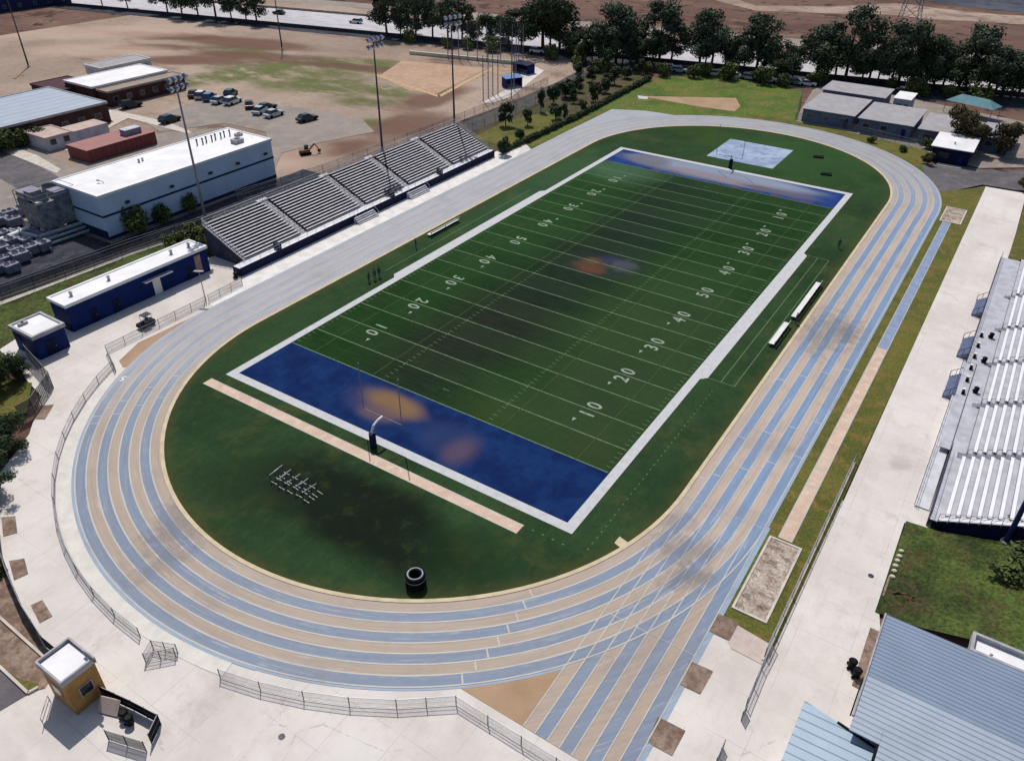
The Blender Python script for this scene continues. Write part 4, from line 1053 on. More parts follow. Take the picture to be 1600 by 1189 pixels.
vent(T, 5.6, 3.6, 4.3, .35)
T = thing('flat_annex', 'annex with a white flat roof and grey parapet behind the ribbed gable', 'building', (84.4, 1.6, 0))
walls(T, 14, 1.9, 3.9, M['light_grey_wall']); roof_box(T, 14, 1.9, 3.9, M['white_roof'], M['grey_trim'], .45, .25); acunit(T, 4.6, .5, 3.9, .9, .7, .6); vent(T, 1.4, .5, 3.9, .25)
T = thing('lean_to_building', 'smaller building with dark-seamed blue ribbed roof left of the large gable', 'building', (74.8, -30, 0))
b = MB(); b.box(.3, 5.0, .3, 19.4, 0, 3.8); b.build('wall', M['light_grey_wall'], T)
b = MB(); b.hexa([(-.1, 0, 3.9), (5.1, 0, 4.2), (5.1, 18.8, 4.2), (-.1, 20.0, 3.9)], [(-.1, 0, 4.02), (5.1, 0, 4.32), (5.1, 18.8, 4.32), (-.1, 20.0, 4.02)]); b.build('roof', ribbed('wide_seam_blue_roof', C(166, 186, 204), 0.78, 1, 0.85, width=.12), T)
b = MB(); b.bar((2.4, 19.4, 4.2), (5.1, 18.75, 4.36), .16, .14); b.build('gutter', M['black'], T)

# ochre ticket booth
T = thing('ticket_booth', 'tall ochre ticket booth with a white roof and parapet at the bottom left', 'booth', (24.35, -39.6, 0), 0)
w_, d_, h = 3.2, 2.6, 3.9
T.location = (24.3, -39.7, 0)
walls(T, w_, d_, h, M['ochre'])
b = MB(); b.quad((.1, .1, h + .05), (w_ - .1, .1, h + .05), (w_ - .1, d_ - .1, h + .05), (.1, d_ - .1, h + .05)); b.build('roof', M['white_roof'], T)
roofz = h
b = MB(); t_ = .16
b.box(-.12, w_ + .12, -.12, -.12 + t_, h - .25, h + .35); b.box(-.12, w_ + .12, d_ + .12 - t_, d_ + .12, h - .25, h + .35); b.box(-.12, -.12 + t_, -.12 + t_, d_ + .12 - t_, h - .25, h + .35); b.box(w_ + .12 - t_, w_ + .12, -.12 + t_, d_ + .12 - t_, h - .25, h + .35)
b.build('parapet', M['grey_trim'], T)
window(T, 0, 0, .8, 1.9, 1.3, 2.4, 'x', (w_, 1)); window(T, .9, 2.1, 0, 0, 1.3, 2.4, 'y', (0.02, -1))
b = MB(); b.box(w_ - .9, w_ + .5, d_ - .2, d_ - .05, h + .36, h + .5); b.tube((w_ - .8, d_ - .12, h), (w_ - .8, d_ - .12, h + .4), .04); b.build('roof_antenna', M['dark_steel'], T)

# ================================================================== COOLING PLANT
T = thing('cooling_tower', 'weathered steel cooling tower with roof fans wrapped by pale pipes', 'machine', (-62.0, 13.0, -.1))
T.scale = (1.0, 1.0, 1.25)
b = MB(); b.hexa([(-2.6, -3.0, 1.3), (2.6, -3.0, 1.3), (2.6, 3.0, 1.3), (-2.6, 3.0, 1.3)], [(-3.0, -3.5, 5.0), (3.0, -3.5, 5.0), (3.0, 3.5, 5.0), (-3.0, 3.5, 5.0)]); b.build('tower_body', M['dark_machine'], T)
for q in ((-1.5, -1.7), (1.5, -1.7), (-1.5, 1.7), (1.5, 1.7)):
    b = MB(); b.tube((q[0], q[1], 5), (q[0], q[1], 5.9), 1.25, 1.1, 16, cap=False); f = b.build('fan_shroud', M['dark_machine'], T)
    b = MB(); b.tube((q[0], q[1], 5.2), (q[0], q[1], 5.3), .25)
    for k in range(4): b.bar((q[0], q[1], 5.3), (q[0] + 1.0 * math.cos(k * 1.57 + .4), q[1] + 1.0 * math.sin(k * 1.57 + .4), 5.3), .3, .04)
    b.build('fan_blades', M['steel'], f)
b = MB(); b.box(-2.9, -.4, -3.3, -.4, 5.0, 6.1); b.box(.2, 2.8, .2, 2.9, 5.0, 5.9); b.box(-.3, 1.6, -3.2, -1.2, 5.0, 6.5); b.build('upper_casing', M['tank'], T)
b = MB()
for q in ((-3.1, -3.6), (3.1, -3.6), (3.1, 3.6), (-3.1, 3.6)): b.tube((q[0], q[1], 0), (q[0], q[1], 6.2), .07)
for z_ in (5.6, 6.2):
    b.path([(-3.1, -3.6, z_), (3.1, -3.6, z_), (3.1, 3.6, z_), (-3.1, 3.6, z_), (-3.1, -3.6, z_)], .05, 6)
b.build('guard_rail', M['steel'], T)
b = MB(); b.box(.6, 2.9, -3.2, -2.2, 5.0, 5.3); b.box(-2.9, -1.6, 2.2, 3.3, 5.0, 5.35); b.build('hatch_cover', M['white_metal'], T)
for q in ((-2.4, -2.8), (2.4, -2.8), (-2.4, 2.8), (2.4, 2.8)): 
    b = MB(); b.bar((q[0], q[1], 0), (q[0], q[1], 1.3), .25, .25); b.build('leg', M['dark_steel'], T)
for k, (r, z, o) in enumerate(((.28, 1.1, 0), (.22, .7, .9), (.2, .35, 1.8))):
    b = MB(); b.path([(-3.4 - o, -6 - o, z), (3.6 + o, -5.0 - o, z), (3.9 + o, 3.5, z), (3.4 + o, 6.5 + o, z), (-1, 7.5 + o, z)], r, 10); b.build('pipe', M['pipe'], T)
T = thing('wall_pipe', 'long white horizontal pipe crossing the yard at the left edge', 'pipe', (0, 0, 0))
p, q = at(-40, 392, 1.2), at(46, 357, 1.2); b = MB(); b.tube((p.x, p.y, 1.2), (q.x, q.y, 1.2), .45, None, 12); b.build('pipe_run', M['white_metal'], T)
b = MB()
for k in (.3, .6, .9): r_ = p.lerp(q, k); b.box(r_.x - .2, r_.x + .2, r_.y - .2, r_.y + .2, -.2, .85)
b.build('pipe_support', M['dark_steel'], T)
rnd = random.Random(4)
tk = None; n = 0
TS = [(8, 372), (30, 372), (52, 368), (18, 385), (42, 383), (64, 378), (4, 398), (26, 398), (50, 396), (10, 412), (34, 408), (56, 374), (78, 376), (14, 340), (34, 335), (4, 350), (24, 352), (70, 390), (2, 425), (20, 424)]
for i, (u, v) in enumerate(TS):
    p = at(u, v); s = rnd.uniform(.8, 1.05); rz = rnd.choice((0, 1.57)) + rnd.uniform(-.1, .1)
    lab = 'lilac-grey chiller unit with twin fans in the dark yard below the cooling tower'
    if tk is None:
        tk = thing('chiller_unit', lab, 'chiller', (p.x, p.y, -.15), rz, 'grey chiller units in the dark yard')
        b = MB(); b.hexa([(-1.1, -.9, .25), (1.1, -.9, .25), (1.1, .9, .25), (-1.1, .9, .25)], [(-1.2, -1.0, 1.7), (1.2, -1.0, 1.7), (1.2, 1.0, 1.7), (-1.2, 1.0, 1.7)]); b.build('unit_casing', M['tank'], tk)
        b = MB(); b.tube((-.5, 0, 1.7), (-.5, 0, 1.95), .5, .45, 14, cap=False); b.tube((.6, 0, 1.7), (.6, 0, 1.95), .5, .45, 14, cap=False); b.build('fan_shroud', M['aluminium_grey'], tk)
        b = MB(); b.box(-1.0, 1.0, -.8, .8, 0, .25); b.build('base', M['dark_steel'], tk)
        b = MB(); b.path([(1.2, .3, .8), (1.7, .3, .8), (1.7, .3, .1)], .1, 6); b.build('pipe', M['pipe'], tk)
        tk.scale = (s, s, s)
    else: copy_tree(tk, (p.x, p.y, -.15), rz, lab, (s, s, s))

# ================================================================== LIGHT POLES
def floodlight(loc, rz, h, label, n=6, tall=True, mat='steel', group='stadium floodlight masts'):
    T = thing('floodlight_mast', label, 'floodlight', loc, rz, group)
    b = MB(); b.tube((0, 0, 0), (0, 0, h), .26, .12, 12); b.build('pole', M[mat], T)
    b = MB(); b.tube((0, 0, -.1), (0, 0, .5), .5, .5, 12); b.build('base', M['kerb'], T)
    for k in range(2 if n > 4 else 1):
        z = h - .3 - k * 1.3; b = MB(); b.bar((-2.1, 0, z), (2.1, 0, z), .14, .16); b.build('crossarm', M[mat], T)
        m = n // 2 if n > 4 else n
        for i in range(m):
            x = -1.9 + 3.8 * i / max(1, m - 1); b = MB()
            b.tube((x, .25, z + .1), (x, .75, z - .25), .3, .42, 10); b.tube((x, 0, z), (x, .3, z + .1), .1, .15, 6)
            L_ = b.build('lamp_head', M['lamp'], T); g = MB(); g.tube((x, .752, z - .252), (x, .77, z - .264), .38, .38, 10); g.build('lamp_glass', M['white_metal'], L_)
    return T
floodlight((-38.5, 26.6, -.15), R(-75), 26.6, 'tall floodlight mast behind the near end of the left grandstand', 8)
floodlight((-34.6, 68.2, -.15), R(-90), 26.4, 'tall floodlight mast behind the middle of the left grandstand', 8, mat='pole_dark')
floodlight((-34.2, 92.3, -.15), R(-105), 27.0, 'tall floodlight mast at the far end of the left grandstand', 8, mat='pole_dark')
p = at(45, 105, -.2); floodlight((p.x, p.y, -.24), R(-60), 20, 'slim dark mast alone in the dirt field at the far left', 2, mat='pole_dark', group='masts in the dirt field')
p = at(441, 78, -.2); floodlight((p.x, p.y, -.24), R(-60), 18.5, 'slim dark mast in the dirt field near the freeway', 2, mat='pole_dark', group='masts in the dirt field')
p = at(1572, 846, 1.7); floodlight((p.x, p.y, 1.3), R(90), 24, 'dark blue floodlight mast at the near end of the right grandstand, cut by the frame', 6, mat='blue_band')
T = thing('street_lamp', 'black curved street lamp against the pale blue warehouse wall', 'lamp', (*at(182, 352)[:2], -.15), R(200))
b = MB(); b.tube((0, 0, 0), (0, 0, 7.6), .11, .07); b.path([(0, 0, 7.6), (.3, 0, 8.1), (.9, 0, 8.3)], .05); b.build('pole', M['dark_steel'], T); b = MB(); b.ball((1.1, 0, 8.25), .42, .22, .14); b.build('lamp_head', M['steel'], T)
for (u, v, l) in ((321, 468, 'small plaza lamp post in front of the navy clubhouse'), (205, 178, 'x')):
    if l == 'x': continue
    p = at(u, v); T = thing('lamp_post', l, 'lamp', (p.x, p.y, 0), R(30))
    b = MB(); b.tube((0, 0, 0), (0, 0, 4.6), .08, .06); b.build('pole', M['steel'], T); b = MB(); b.box(-.7, .7, -.2, .2, 4.6, 4.7); b.build('lamp_head', M['grey_trim'], T)

# transmission tower far off
p = at(1415, 52); T = thing('transmission_tower', 'lattice steel power pylon on the brown land beyond the freeway', 'pylon', (p.x, p.y, -.3), R(20))
b = MB(); H = 34
cs = [(-1, -1), (1, -1), (1, 1), (-1, 1)]
def tw(z): return 4.0 - 3.2 * min(1, z / 26)
lv = [0, 5, 9.5, 13.5, 17, 20, 23, 26, 30, 34]
for a, c in zip(lv, lv[1:]):
    for i in range(4):
        s0, s1 = cs[i], cs[(i + 1) % 4]
        b.tube((s0[0] * tw(a), s0[1] * tw(a), a), (s0[0] * tw(c), s0[1] * tw(c), c), .14, None, 4)
        b.tube((s0[0] * tw(a), s0[1] * tw(a), a), (s1[0] * tw(c), s1[1] * tw(c), c), .09, None, 4)
        b.tube((s1[0] * tw(a), s1[1] * tw(a), a), (s0[0] * tw(c), s0[1] * tw(c), c), .09, None, 4)
b.build('lattice_frame', M['steel'], T)
for z in (22, 27, 32):
    b = MB(); b.bar((-6, 0, z), (6, 0, z), .25, .3); b.build('crossarm', M['steel'], T)

# ================================================================== FENCES
def fence(name, label, pts, h=1.1, step=3.0, mesh='chain', post='dark_steel', rail='steel', top=True, mid=True, r=.04, cat='fence', z=0.0):
    P3 = [Vector((p[0], p[1], 0)) for p in pts]; o = P3[0]
    T = thing(name, label, cat, (o.x, o.y, z))
    L3 = [p - o for p in P3]
    posts = []
    for a, c in zip(L3, L3[1:]):
        n = max(1, round((c - a).length / step))
        for i in range(n): posts.append(a.lerp(c, i / n))
    posts.append(L3[-1])
    for q in posts[:100]:
        b = MB(); b.tube((q.x, q.y, 0), (q.x, q.y, h + .06), r, None, 6); b.build('post', M[post], T)
    b = MB()
    for a, c in zip(L3, L3[1:]):
        if top: b.tube((a.x, a.y, h), (c.x, c.y, h), r * .8, None, 6)
        if mid: b.tube((a.x, a.y, .08), (c.x, c.y, .08), r * .8, None, 6)
        if mid: b.tube((a.x, a.y, h * .5), (c.x, c.y, h * .5), r * .6, None, 6)
    b.build('rail', M[rail], T)
    b = MB()
    for a, c in zip(L3, L3[1:]): b.quad((a.x, a.y, .05), (c.x, c.y, .05), (c.x, c.y, h), (a.x, a.y, h))
    if mesh: b.build('wire_mesh', M[mesh], T)
    return T
RF = RL + 8 * LW + 1.9
arc = [(XC + RF * math.cos(R(a)), YN + RF * math.sin(R(a))) for a in range(206, 276, 5)]
fence('track_fence', 'low curved chain-link fence around the left side of the near bend', [(-18.6, 10), (-18.3, -6.5), (-13.3, -8.6)] + arc, 1.15, 3.0)
arc2 = [(XC + RF * math.cos(R(a)), YN + RF * math.sin(R(a))) for a in range(283, 306, 5)]
fence('track_fence', 'low chain-link fence round the bottom of the bend, running on past the sprint chute end', arc2 + [(51.6, -22.6), (70, -22.6)], 1.15, 3.0)
fence('gate', 'open chain-link gate leaf swung out onto the plaza beside the track fence gap', P('278,1020 240,1014 228,1035 275,1026'), 1.15, 1.4, cat='gate')
fence('track_fence', 'pale railing along the concrete in front of the navy clubhouse', [(-18.6, 10.4), (-18.9, 17)], 1.15, 2.4, post='steel')
fence('runway_fence', 'straight chain-link fence on a white kerb beside the jump pit', [(70.6, 26), (70.6, -4.6)], 1.2, 2.6)
fence('runway_fence', 'short chain-link fence leaning away from the kerb toward the bottom edge', P('1208,1010 1190,1045 1165,1105'), 1.2, 2.2)
fence('gate', 'low dark gate panel lying near the bottom edge of the concrete', P('1165,1112 1158,1125'), 1.1, .8, mesh='dark_chain', cat='gate')
fence('barrier', 'dark metal barrier cut by the bottom edge of the photo', P('1130,1168 1118,1195'), 1.0, 1.0, mesh='dark_chain', cat='barrier')
# black mesh fences on the west edge of the plaza
wall_pts = P('-60,700 0,838 4,870 18,910 40,960 72,1010 96,1030', 0)
fence('mesh_fence', 'curved fence with black windscreen along the lower left plaza edge', wall_pts, 1.4, 2.6, mesh='black_net')
fence('mesh_fence', 'dark see-through fence round the small lawn at the left edge', P('45,562 84,606 56,648 34,660'), 2.4, 1.9, mesh='dark_chain')
fence('mesh_fence', 'tall black windscreen fence running out from the ochre booth', [(27.6, -37.6), (30.8, -37.0), (33.6, -36.6)], 1.3, 1.4, mesh='black_net')
fence('mesh_fence', 'black fence corner closing the gate beside the ochre booth', [(33.6, -36.6), (34.4, -38.0)], 1.3, 1.4, mesh='black_net')
fence('gate', 'wide flat dark gate panel near the ochre booth', [(31.4, -39.6), (34.6, -38.6)], 1.3, 1.6, mesh='dark_chain', cat='gate')
fence('road_fence', 'long grey chain-link fence behind the left grandstand along the back road', [(-45.8, -25), (-42.0, 22), (-36.2, 45), (-35.6, 92), (-36.0, 130), (-36.9, 149), (-41, 168)], 2.2, 4.5, mesh='net', z=-.15)
fence('road_fence', 'grey chain-link fence on the far side of the back road beside the dirt', [(-47.0, 40), (-44.0, 60), (-43.2, 100), (-43.2, 125), (-44.2, 150)], 2.0, 4.5, mesh='chain', z=-.15)
fence('yard_fence', 'dark chain-link fence between the chiller yard and the grass bank', [(-46.6, -25), (-43.9, 16), (-41.5, 30)], 2.0, 3.5, mesh='dark_chain', z=-.1)
fence('yard_fence', 'light chain-link fence below the portable classrooms beyond the far bend', P('1250,150 1243,186 1300,196 1360,212 1440,232'), 1.6, 3.5, z=-.1)
# freeway wall
T = thing('freeway_wall', 'long low dark wall between the freeway and the dirt fields', 'wall', (*fw(-600, -.6), -.2))
b = MB(); q = FD * 1300; b.bar((0, 0, .6), (q.x, q.y, .6), .3, 1.2); b.build('wall_face', M['dark_steel'], T)
T = thing('freeway_wall', 'pale median barrier on the far side of the freeway', 'wall', (*fw(-600, 30.2), -.2))
b = MB(); b.bar((0, 0, .4), (q.x, q.y, .4), .4, .8); b.build('wall_face', M['brown_roof'], T)

# softball nets and dugouts
T = thing('backstop', 'tall softball backstop of slender poles carrying fine netting', 'backstop', (-48, 128, -.2))
bp_ = P('755,157 763,152 770,147 778,148 799,153 803,140 806,122 810,108 817,101 800,99 782,97 761,96 746,95 731,94 717,93 700,91')
L3 = [(x + 48, y - 128) for x, y in bp_]
for q in L3:
    b = MB(); b.tube((q[0], q[1], 0), (q[0], q[1], 11.5), .14, .1, 6); b.build('post', M['lamp'], T)
b = MB()
for a, c in zip(L3, L3[1:]): b.quad((*a, .3), (*c, .3), (*c, 11.2), (*a, 11.2))
b.build('netting', M['net'], T)
T = thing('outfield_wall', 'low cream wall behind the softball infield', 'wall', (*at(640, 84)[:2], -.2))
o = at(640, 84); q2 = at(806, 100); b = MB(); b.bar((0, 0, .5), (q2.x - o.x, q2.y - o.y, .5), .5, 1.0); b.build('wall_face', simple('cream_wall', C(228, 218, 188), .8), T)
b = MB(); b.bar((0, 0, 1.03), (q2.x - o.x, q2.y - o.y, 1.03), .6, .06); b.build('coping', M['white_metal'], T)
def dugout(u, v, rz, mat, label, w=5, d=3):
    p = at(u, v); T = thing('dugout', label, 'dugout', (p.x, p.y, -.2), rz)
    b = MB(); b.box(-w / 2, w / 2, d / 2 - .15, d / 2, 0, 2.4); b.box(-w / 2, -w / 2 + .15, -d / 2, d / 2, 0, 2.4); b.box(w / 2 - .15, w / 2, -d / 2, d / 2, 0, 2.4); b.build('wall', M['navy'], T)
    b = MB(); b.hexa([(-w / 2 - .3, -d / 2 - .3, 2.5), (w / 2 + .3, -d / 2 - .3, 2.5), (w / 2 + .3, d / 2 + .3, 2.7), (-w / 2 - .3, d / 2 + .3, 2.7)], [(-w / 2 - .3, -d / 2 - .3, 2.6), (w / 2 + .3, -d / 2 - .3, 2.6), (w / 2 + .3, d / 2 + .3, 2.8), (-w / 2 - .3, d / 2 + .3, 2.8)]); b.build('roof', mat, T)
    b = MB(); b.box(-w / 2 + .3, w / 2 - .3, .4, .8, .4, .48); b.build('bench', M['aluminium'], T)
dugout(800, 134, R(60), simple('bright_blue_roof', C(92, 140, 196), .5), 'bright blue roofed dugout behind the softball home plate')
dugout(818, 112, R(-10), M['navy_dark'], 'dark navy dugout beside the white slab of the softball field', 6, 3.4)

# ================================================================== GOALPOSTS
def goal(y, sgn, label, pad='navy_dark'):
    T = thing('goalpost', label, 'goalpost', (24.4, y, 0))
    nk = MB(); nk.path([(0, -1.9 * sgn, 0), (0, -1.9 * sgn, 2.1), (0, -1.55 * sgn, 2.75), (0, -.8 * sgn, 3.03), (0, 0, 3.08)], .14, 10); nk.build('gooseneck', M['white_metal'], T)
    p_ = MB(); p_.tube((0, -1.9 * sgn, 0.02), (0, -1.9 * sgn, 1.9), .42, .4, 12); p_.build('base_pad', M[pad], T)
    c = MB(); c.tube((-2.85, 0, 3.05), (2.85, 0, 3.05), .05, None, 8); c.build('crossbar', M['post_grey'], T)
    for s in (-1, 1): u = MB(); u.tube((s * 2.82, 0, 3.05), (s * 2.82, 0, 9.2), .055, None, 8); u.build('upright', M['post_grey'], T)
goal(0.2, 1, 'white gooseneck goalpost with a dark padded base at the near end zone')
goal(109.5, -1, 'white gooseneck goalpost at the far end zone beside the pale landing pad')

# ================================================================== FIELD FURNITURE
def bench(x, y, ln, rz, label, group, w=.42, h=.48, back=True):
    T = thing('team_bench', label, 'bench', (x, y, 0), rz, group)
    b = MB(); b.box(-w / 2, w / 2, -ln / 2, ln / 2, h - .06, h); b.build('seat', M['white_metal'], T)
    if back: b = MB(); b.hexa([(w / 2, -ln / 2, h + .2), (w / 2 + .05, -ln / 2, h + .2), (w / 2 + .05, ln / 2, h + .2), (w / 2, ln / 2, h + .2)], [(w / 2 + .1, -ln / 2, h + .5), (w / 2 + .15, -ln / 2, h + .5), (w / 2 + .15, ln / 2, h + .5), (w / 2 + .1, ln / 2, h + .5)]); b.build('backrest', M['white_metal'], T)
    n = max(2, int(ln // 2.2))
    for i in range(n):
        yy = -ln / 2 + .3 + (ln - .6) * i / (n - 1); b = MB(); b.bar((-w / 2, yy, 0), (-w / 2, yy, h - .06), .06, .06); b.bar((w / 2 + .02, yy, 0), (w / 2 + .1, yy, h + .45), .06, .06); b.bar((-w / 2, yy, .03), (w / 2 + .4, yy, .03), .06, .06); b.build('leg', M['dark_steel'], T)
bench(54.9, 48.4, 7.0, 0, 'long white team bench nearer the camera on the right sideline', 'white benches on the right sideline', .75, .5)
bench(55.2, 60.6, 13.0, 0, 'longer white team bench farther along the right sideline', 'white benches on the right sideline', .75, .5)
bench(-6.3, 51.5, 8.5, 0, 'long white bench at the kerb of the left straight', 'white benches on the left sideline', .7, .45)
# tyre stack (ringed throwing target)
p = at(650, 913); T = thing('tyre_stack', 'short stack of grey-rimmed tyres on the near infield grass', 'tyre stack', (p.x, p.y, 0))
def torus(mb, z, R_, r, n=20, m=8):
    k = len(mb.v)
    for i in range(n):
        a = 2 * math.pi * i / n
        for j in range(m):
            t = 2 * math.pi * j / m; rr = R_ + r * math.cos(t); mb.v.append((rr * math.cos(a), rr * math.sin(a), z + r * 1.1 * math.sin(t)))
    for i in range(n):
        for j in range(m):
            mb.f.append((k + i * m + j, k + ((i + 1) % n) * m + j, k + ((i + 1) % n) * m + (j + 1) % m, k + i * m + (j + 1) % m)); mb.mi.append(0)
for z in (.25, .72, 1.19):
    b = MB(); torus(b, z, .72, .25); t_ = b.build('tyre', M['tyre'], T, smooth=True)
b = MB(); torus(b, 1.42, .70, .08); b.build('top_ring', M['grey_trim'], T, smooth=True)
b = MB(); torus(b, .98, .93, .05); b.build('band', M['steel'], T, smooth=True)
# hurdles / blocking sled frames
sp = [(430, 748), (442, 756), (455, 762), (468, 768), (481, 776), (437, 742), (450, 749), (464, 756), (477, 763), (489, 771)]
hur = None
HL = ['leftmost of the front row', 'second from the left in the front row', 'middle of the front row', 'second from the right in the front row', 'rightmost of the front row']
HB = ['leftmost of the back row', 'second from the left in the back row', 'middle of the back row', 'second from the right in the back row', 'rightmost of the back row']
for i, (u, v) in enumerate(sp):
    p = at(u, v); lab = 'grey metal training hurdle on dark grass, ' + (HL + HB)[i]
    if hur is None:
        hur = thing('training_hurdle', lab, 'hurdle', (p.x, p.y, 0), R(0), 'training hurdles on the near infield')
        for s in (-1, 1):
            b = MB(); b.bar((-.05, s * .55, .03), (.9, s * .55, .03), .07, .06); b.build('foot', M['grey_trim'], hur)
            b = MB(); b.bar((0, s * .55, .06), (0, s * .55, .95), .05, .05); b.build('upright', M['dark_steel'], hur)
        b = MB(); b.box(-.03, .03, -.6, .6, .9, 1.0); b.build('crossbar', M['grey_trim'], hur)
    else: copy_tree(hur, (p.x, p.y, 0), R(random.uniform(-6, 6)), lab)

# ================================================================== PEOPLE
def person_mesh(sit=False):
    J = {'pel': (0, 0, .95), 'spine': (0, 0, 1.18), 'chest': (0, 0, 1.38), 'neck': (0, 0, 1.52), 'head': (0, .01, 1.62), 'crown': (0, .01, 1.74),
         'shL': (-.19, 0, 1.43), 'elL': (-.25, -.02, 1.15), 'wrL': (-.24, .08, .92), 'haL': (-.24, .10, .83), 'shR': (.19, 0, 1.43), 'elR': (.25, -.02, 1.15), 'wrR': (.24, .08, .92), 'haR': (.24, .10, .83),
         'hiL': (-.1, 0, .9), 'knL': (-.11, .03, .5), 'anL': (-.12, -.02, .09), 'toL': (-.13, .14, .04), 'hiR': (.1, 0, .9), 'knR': (.11, .0, .5), 'anR': (.12, -.04, .09), 'toR': (.13, .12, .04)}
    r = {'pel': .15, 'spine': .13, 'chest': .16, 'neck': .06, 'head': .10, 'crown': .07, 'sh': .075, 'el': .05, 'wr': .032, 'ha': .04, 'hi': .1, 'kn': .065, 'an': .042, 'to': .035}
    E = [('pel', 'spine'), ('spine', 'chest'), ('chest', 'neck'), ('neck', 'head'), ('head', 'crown')]
    for s in 'LR': E += [('chest', 'sh' + s), ('sh' + s, 'el' + s), ('el' + s, 'wr' + s), ('wr' + s, 'ha' + s), ('pel', 'hi' + s), ('hi' + s, 'kn' + s), ('kn' + s, 'an' + s), ('an' + s, 'to' + s)]
    nm = list(J); me = bpy.data.meshes.new('person_body'); me.from_pydata([J[k] for k in nm], [(nm.index(a), nm.index(c)) for a, c in E], [])
    o = bpy.data.objects.new('tmp', me); col.objects.link(o)
    md = o.modifiers.new('skin', 'SKIN'); sd = o.modifiers.new('sub', 'SUBSURF'); sd.levels = 1; sd.render_levels = 1
    sv = me.skin_vertices[0].data
    for i, k in enumerate(nm):
        q = r.get(k, r.get(k[:2], .05)); sv[i].radius = (q, q); sv[i].use_root = (k == 'pel')
    bpy.context.view_layer.update()
    m2 = bpy.data.meshes.new_from_object(o.evaluated_get(bpy.context.evaluated_depsgraph_get()))
    bpy.data.objects.remove(o)
    m2.name = 'person_body'; m2.materials.clear()
    for m in (M['cloth'], M['skin']): m2.materials.append(m)
    for pl in m2.polygons:
        z = pl.center.z; pl.material_index = 1 if (z > 1.5 or (abs(pl.center.x) > .2 and z < 1.0 and z > .7)) else 0; pl.use_smooth = True
    return m2
pm = person_mesh()
hb = MB(); hb.ball((0, -.01, 1.72), .105, .115, .09, 12); hair_me = hb.mesh('hair', M['hair'], True)
lg = MB()
PS = [(577, 441, 100, 'person in slate clothing on the left sideline, nearest of three standing together'), (586, 437, 60, 'person in slate clothing, middle of three on the left sideline'), (593, 433, 20, 'person in slate clothing, farthest of three on the left sideline'), (650, 388, -30, 'person in dark clothing alone by the left sideline near the bench'), (1310, 388, 10, 'person in dark clothing standing at the right side of the infield by the track kerb'), (1243, 506, 70, 'person standing in dark clothing beside the gap between the right benches')]
for i, (u, v, rz, lab) in enumerate(PS):
    p = at(u, v); T = thing('person', lab, 'person', (p.x, p.y, 0.01), R(rz))
    o = bpy.data.objects.new('body', pm); col.objects.link(o); o.parent = T
    o = bpy.data.objects.new('hair', hair_me); col.objects.link(o); o.parent = T
# dark pads lying on the far infield
for (u, v, l) in ((1279, 246, 'dark folded tarp lying on the far infield, farther of two'), (1291, 273, 'dark folded tarp lying on the far infield, nearer of two')):
    p = at(u, v); T = thing('folded_tarp', l, 'tarp', (p.x, p.y, 0), R(10), 'dark tarps on the far infield')
    b = MB(); b.hexa([(-1.2, -.6, 0), (1.2, -.5, 0), (1.1, .6, 0), (-1.1, .5, 0)], [(-1.0, -.45, .35), (1.0, -.35, .28), (.9, .4, .4), (-.9, .35, .3)]); b.build('tarp_fold', M['black_net'], T)
    b = MB(); b.tube((-1.0, -.7, .15), (1.05, -.62, .15), .15, .12, 8); b.build('rolled_edge', M['black'], T)

# utility cart near clubhouse
p = at(229, 510); T = thing('utility_cart', 'dark utility cart parked on the concrete by the railing', 'cart', (p.x, p.y, 0), R(0))
b = MB(); b.hexa([(-.6, -1.2, .3), (.6, -1.2, .3), (.6, 1.2, .3), (-.6, 1.2, .3)], [(-.55, -1.1, .75), (.55, -1.1, .75), (.55, 1.2, .8), (-.55, 1.2, .8)]); b.build('cart_body', M['black'], T)
b = MB(); b.box(-.55, .55, -.4, .9, 1.75, 1.82); b.build('canopy', M['dark_steel'], T)
b = MB(); b.box(-.5, .5, -.2, .3, .8, .95); b.box(-.5, .5, .3, .42, .95, 1.35); b.build('seat', M['tank'], T)
for sx in (-.5, .5):
    for yy in (-.35, .85): b = MB(); b.tube((sx, yy, .75), (sx, yy, 1.76), .03); b.build('canopy_post', M['steel'], T)
    for yy in (-.8, .8): b = MB(); b.tube((sx - .1, yy, .27), (sx + .1, yy, .27), .27, None, 12); b.build('wheel', M['tyre'], T)
# stones and driftwood in the grass corner
for i, (u, v) in enumerate(((1408, 862), (1405, 870), (1402, 877), (1399, 885), (1397, 893), (1394, 902))):
    p = at(u, v); T = MB(); T.ball((0, 0, .1), .27 + .03 * (i % 2), .22, .16, 8)
    o = T.build('stepping_stone', M['stone'], None, (p.x, p.y, 0.02)); tag(o, 'pale rounded stone in the row along the grass edge, ' + ['farthest', 'second farthest', 'third farthest', 'third nearest', 'second nearest', 'nearest'][i] + ' of six', 'stone', 'pale stones along the grass edge')
for i, (u, v, rz) in enumerate(((1394, 928, 20), (1412, 934, -40), (1420, 940, 60))):
    p = at(u, v); b = MB(); b.path([(0, 0, .1), (.5, .15, .25), (.9, .05, .12), (1.3, .3, .1)], .09, 7); b.tube((.5, .15, .25), (.7, .6, .35), .06, .02, 6)
    o = b.build('log', M['wood'], None, (p.x, p.y, 0.02)); o.rotation_euler = (0, 0, R(rz)); tag(o, 'twisted brown branch on bare soil by the roof corner, ' + ['left', 'middle', 'right'][i] + ' of three', 'branch', 'branches on the bare soil')

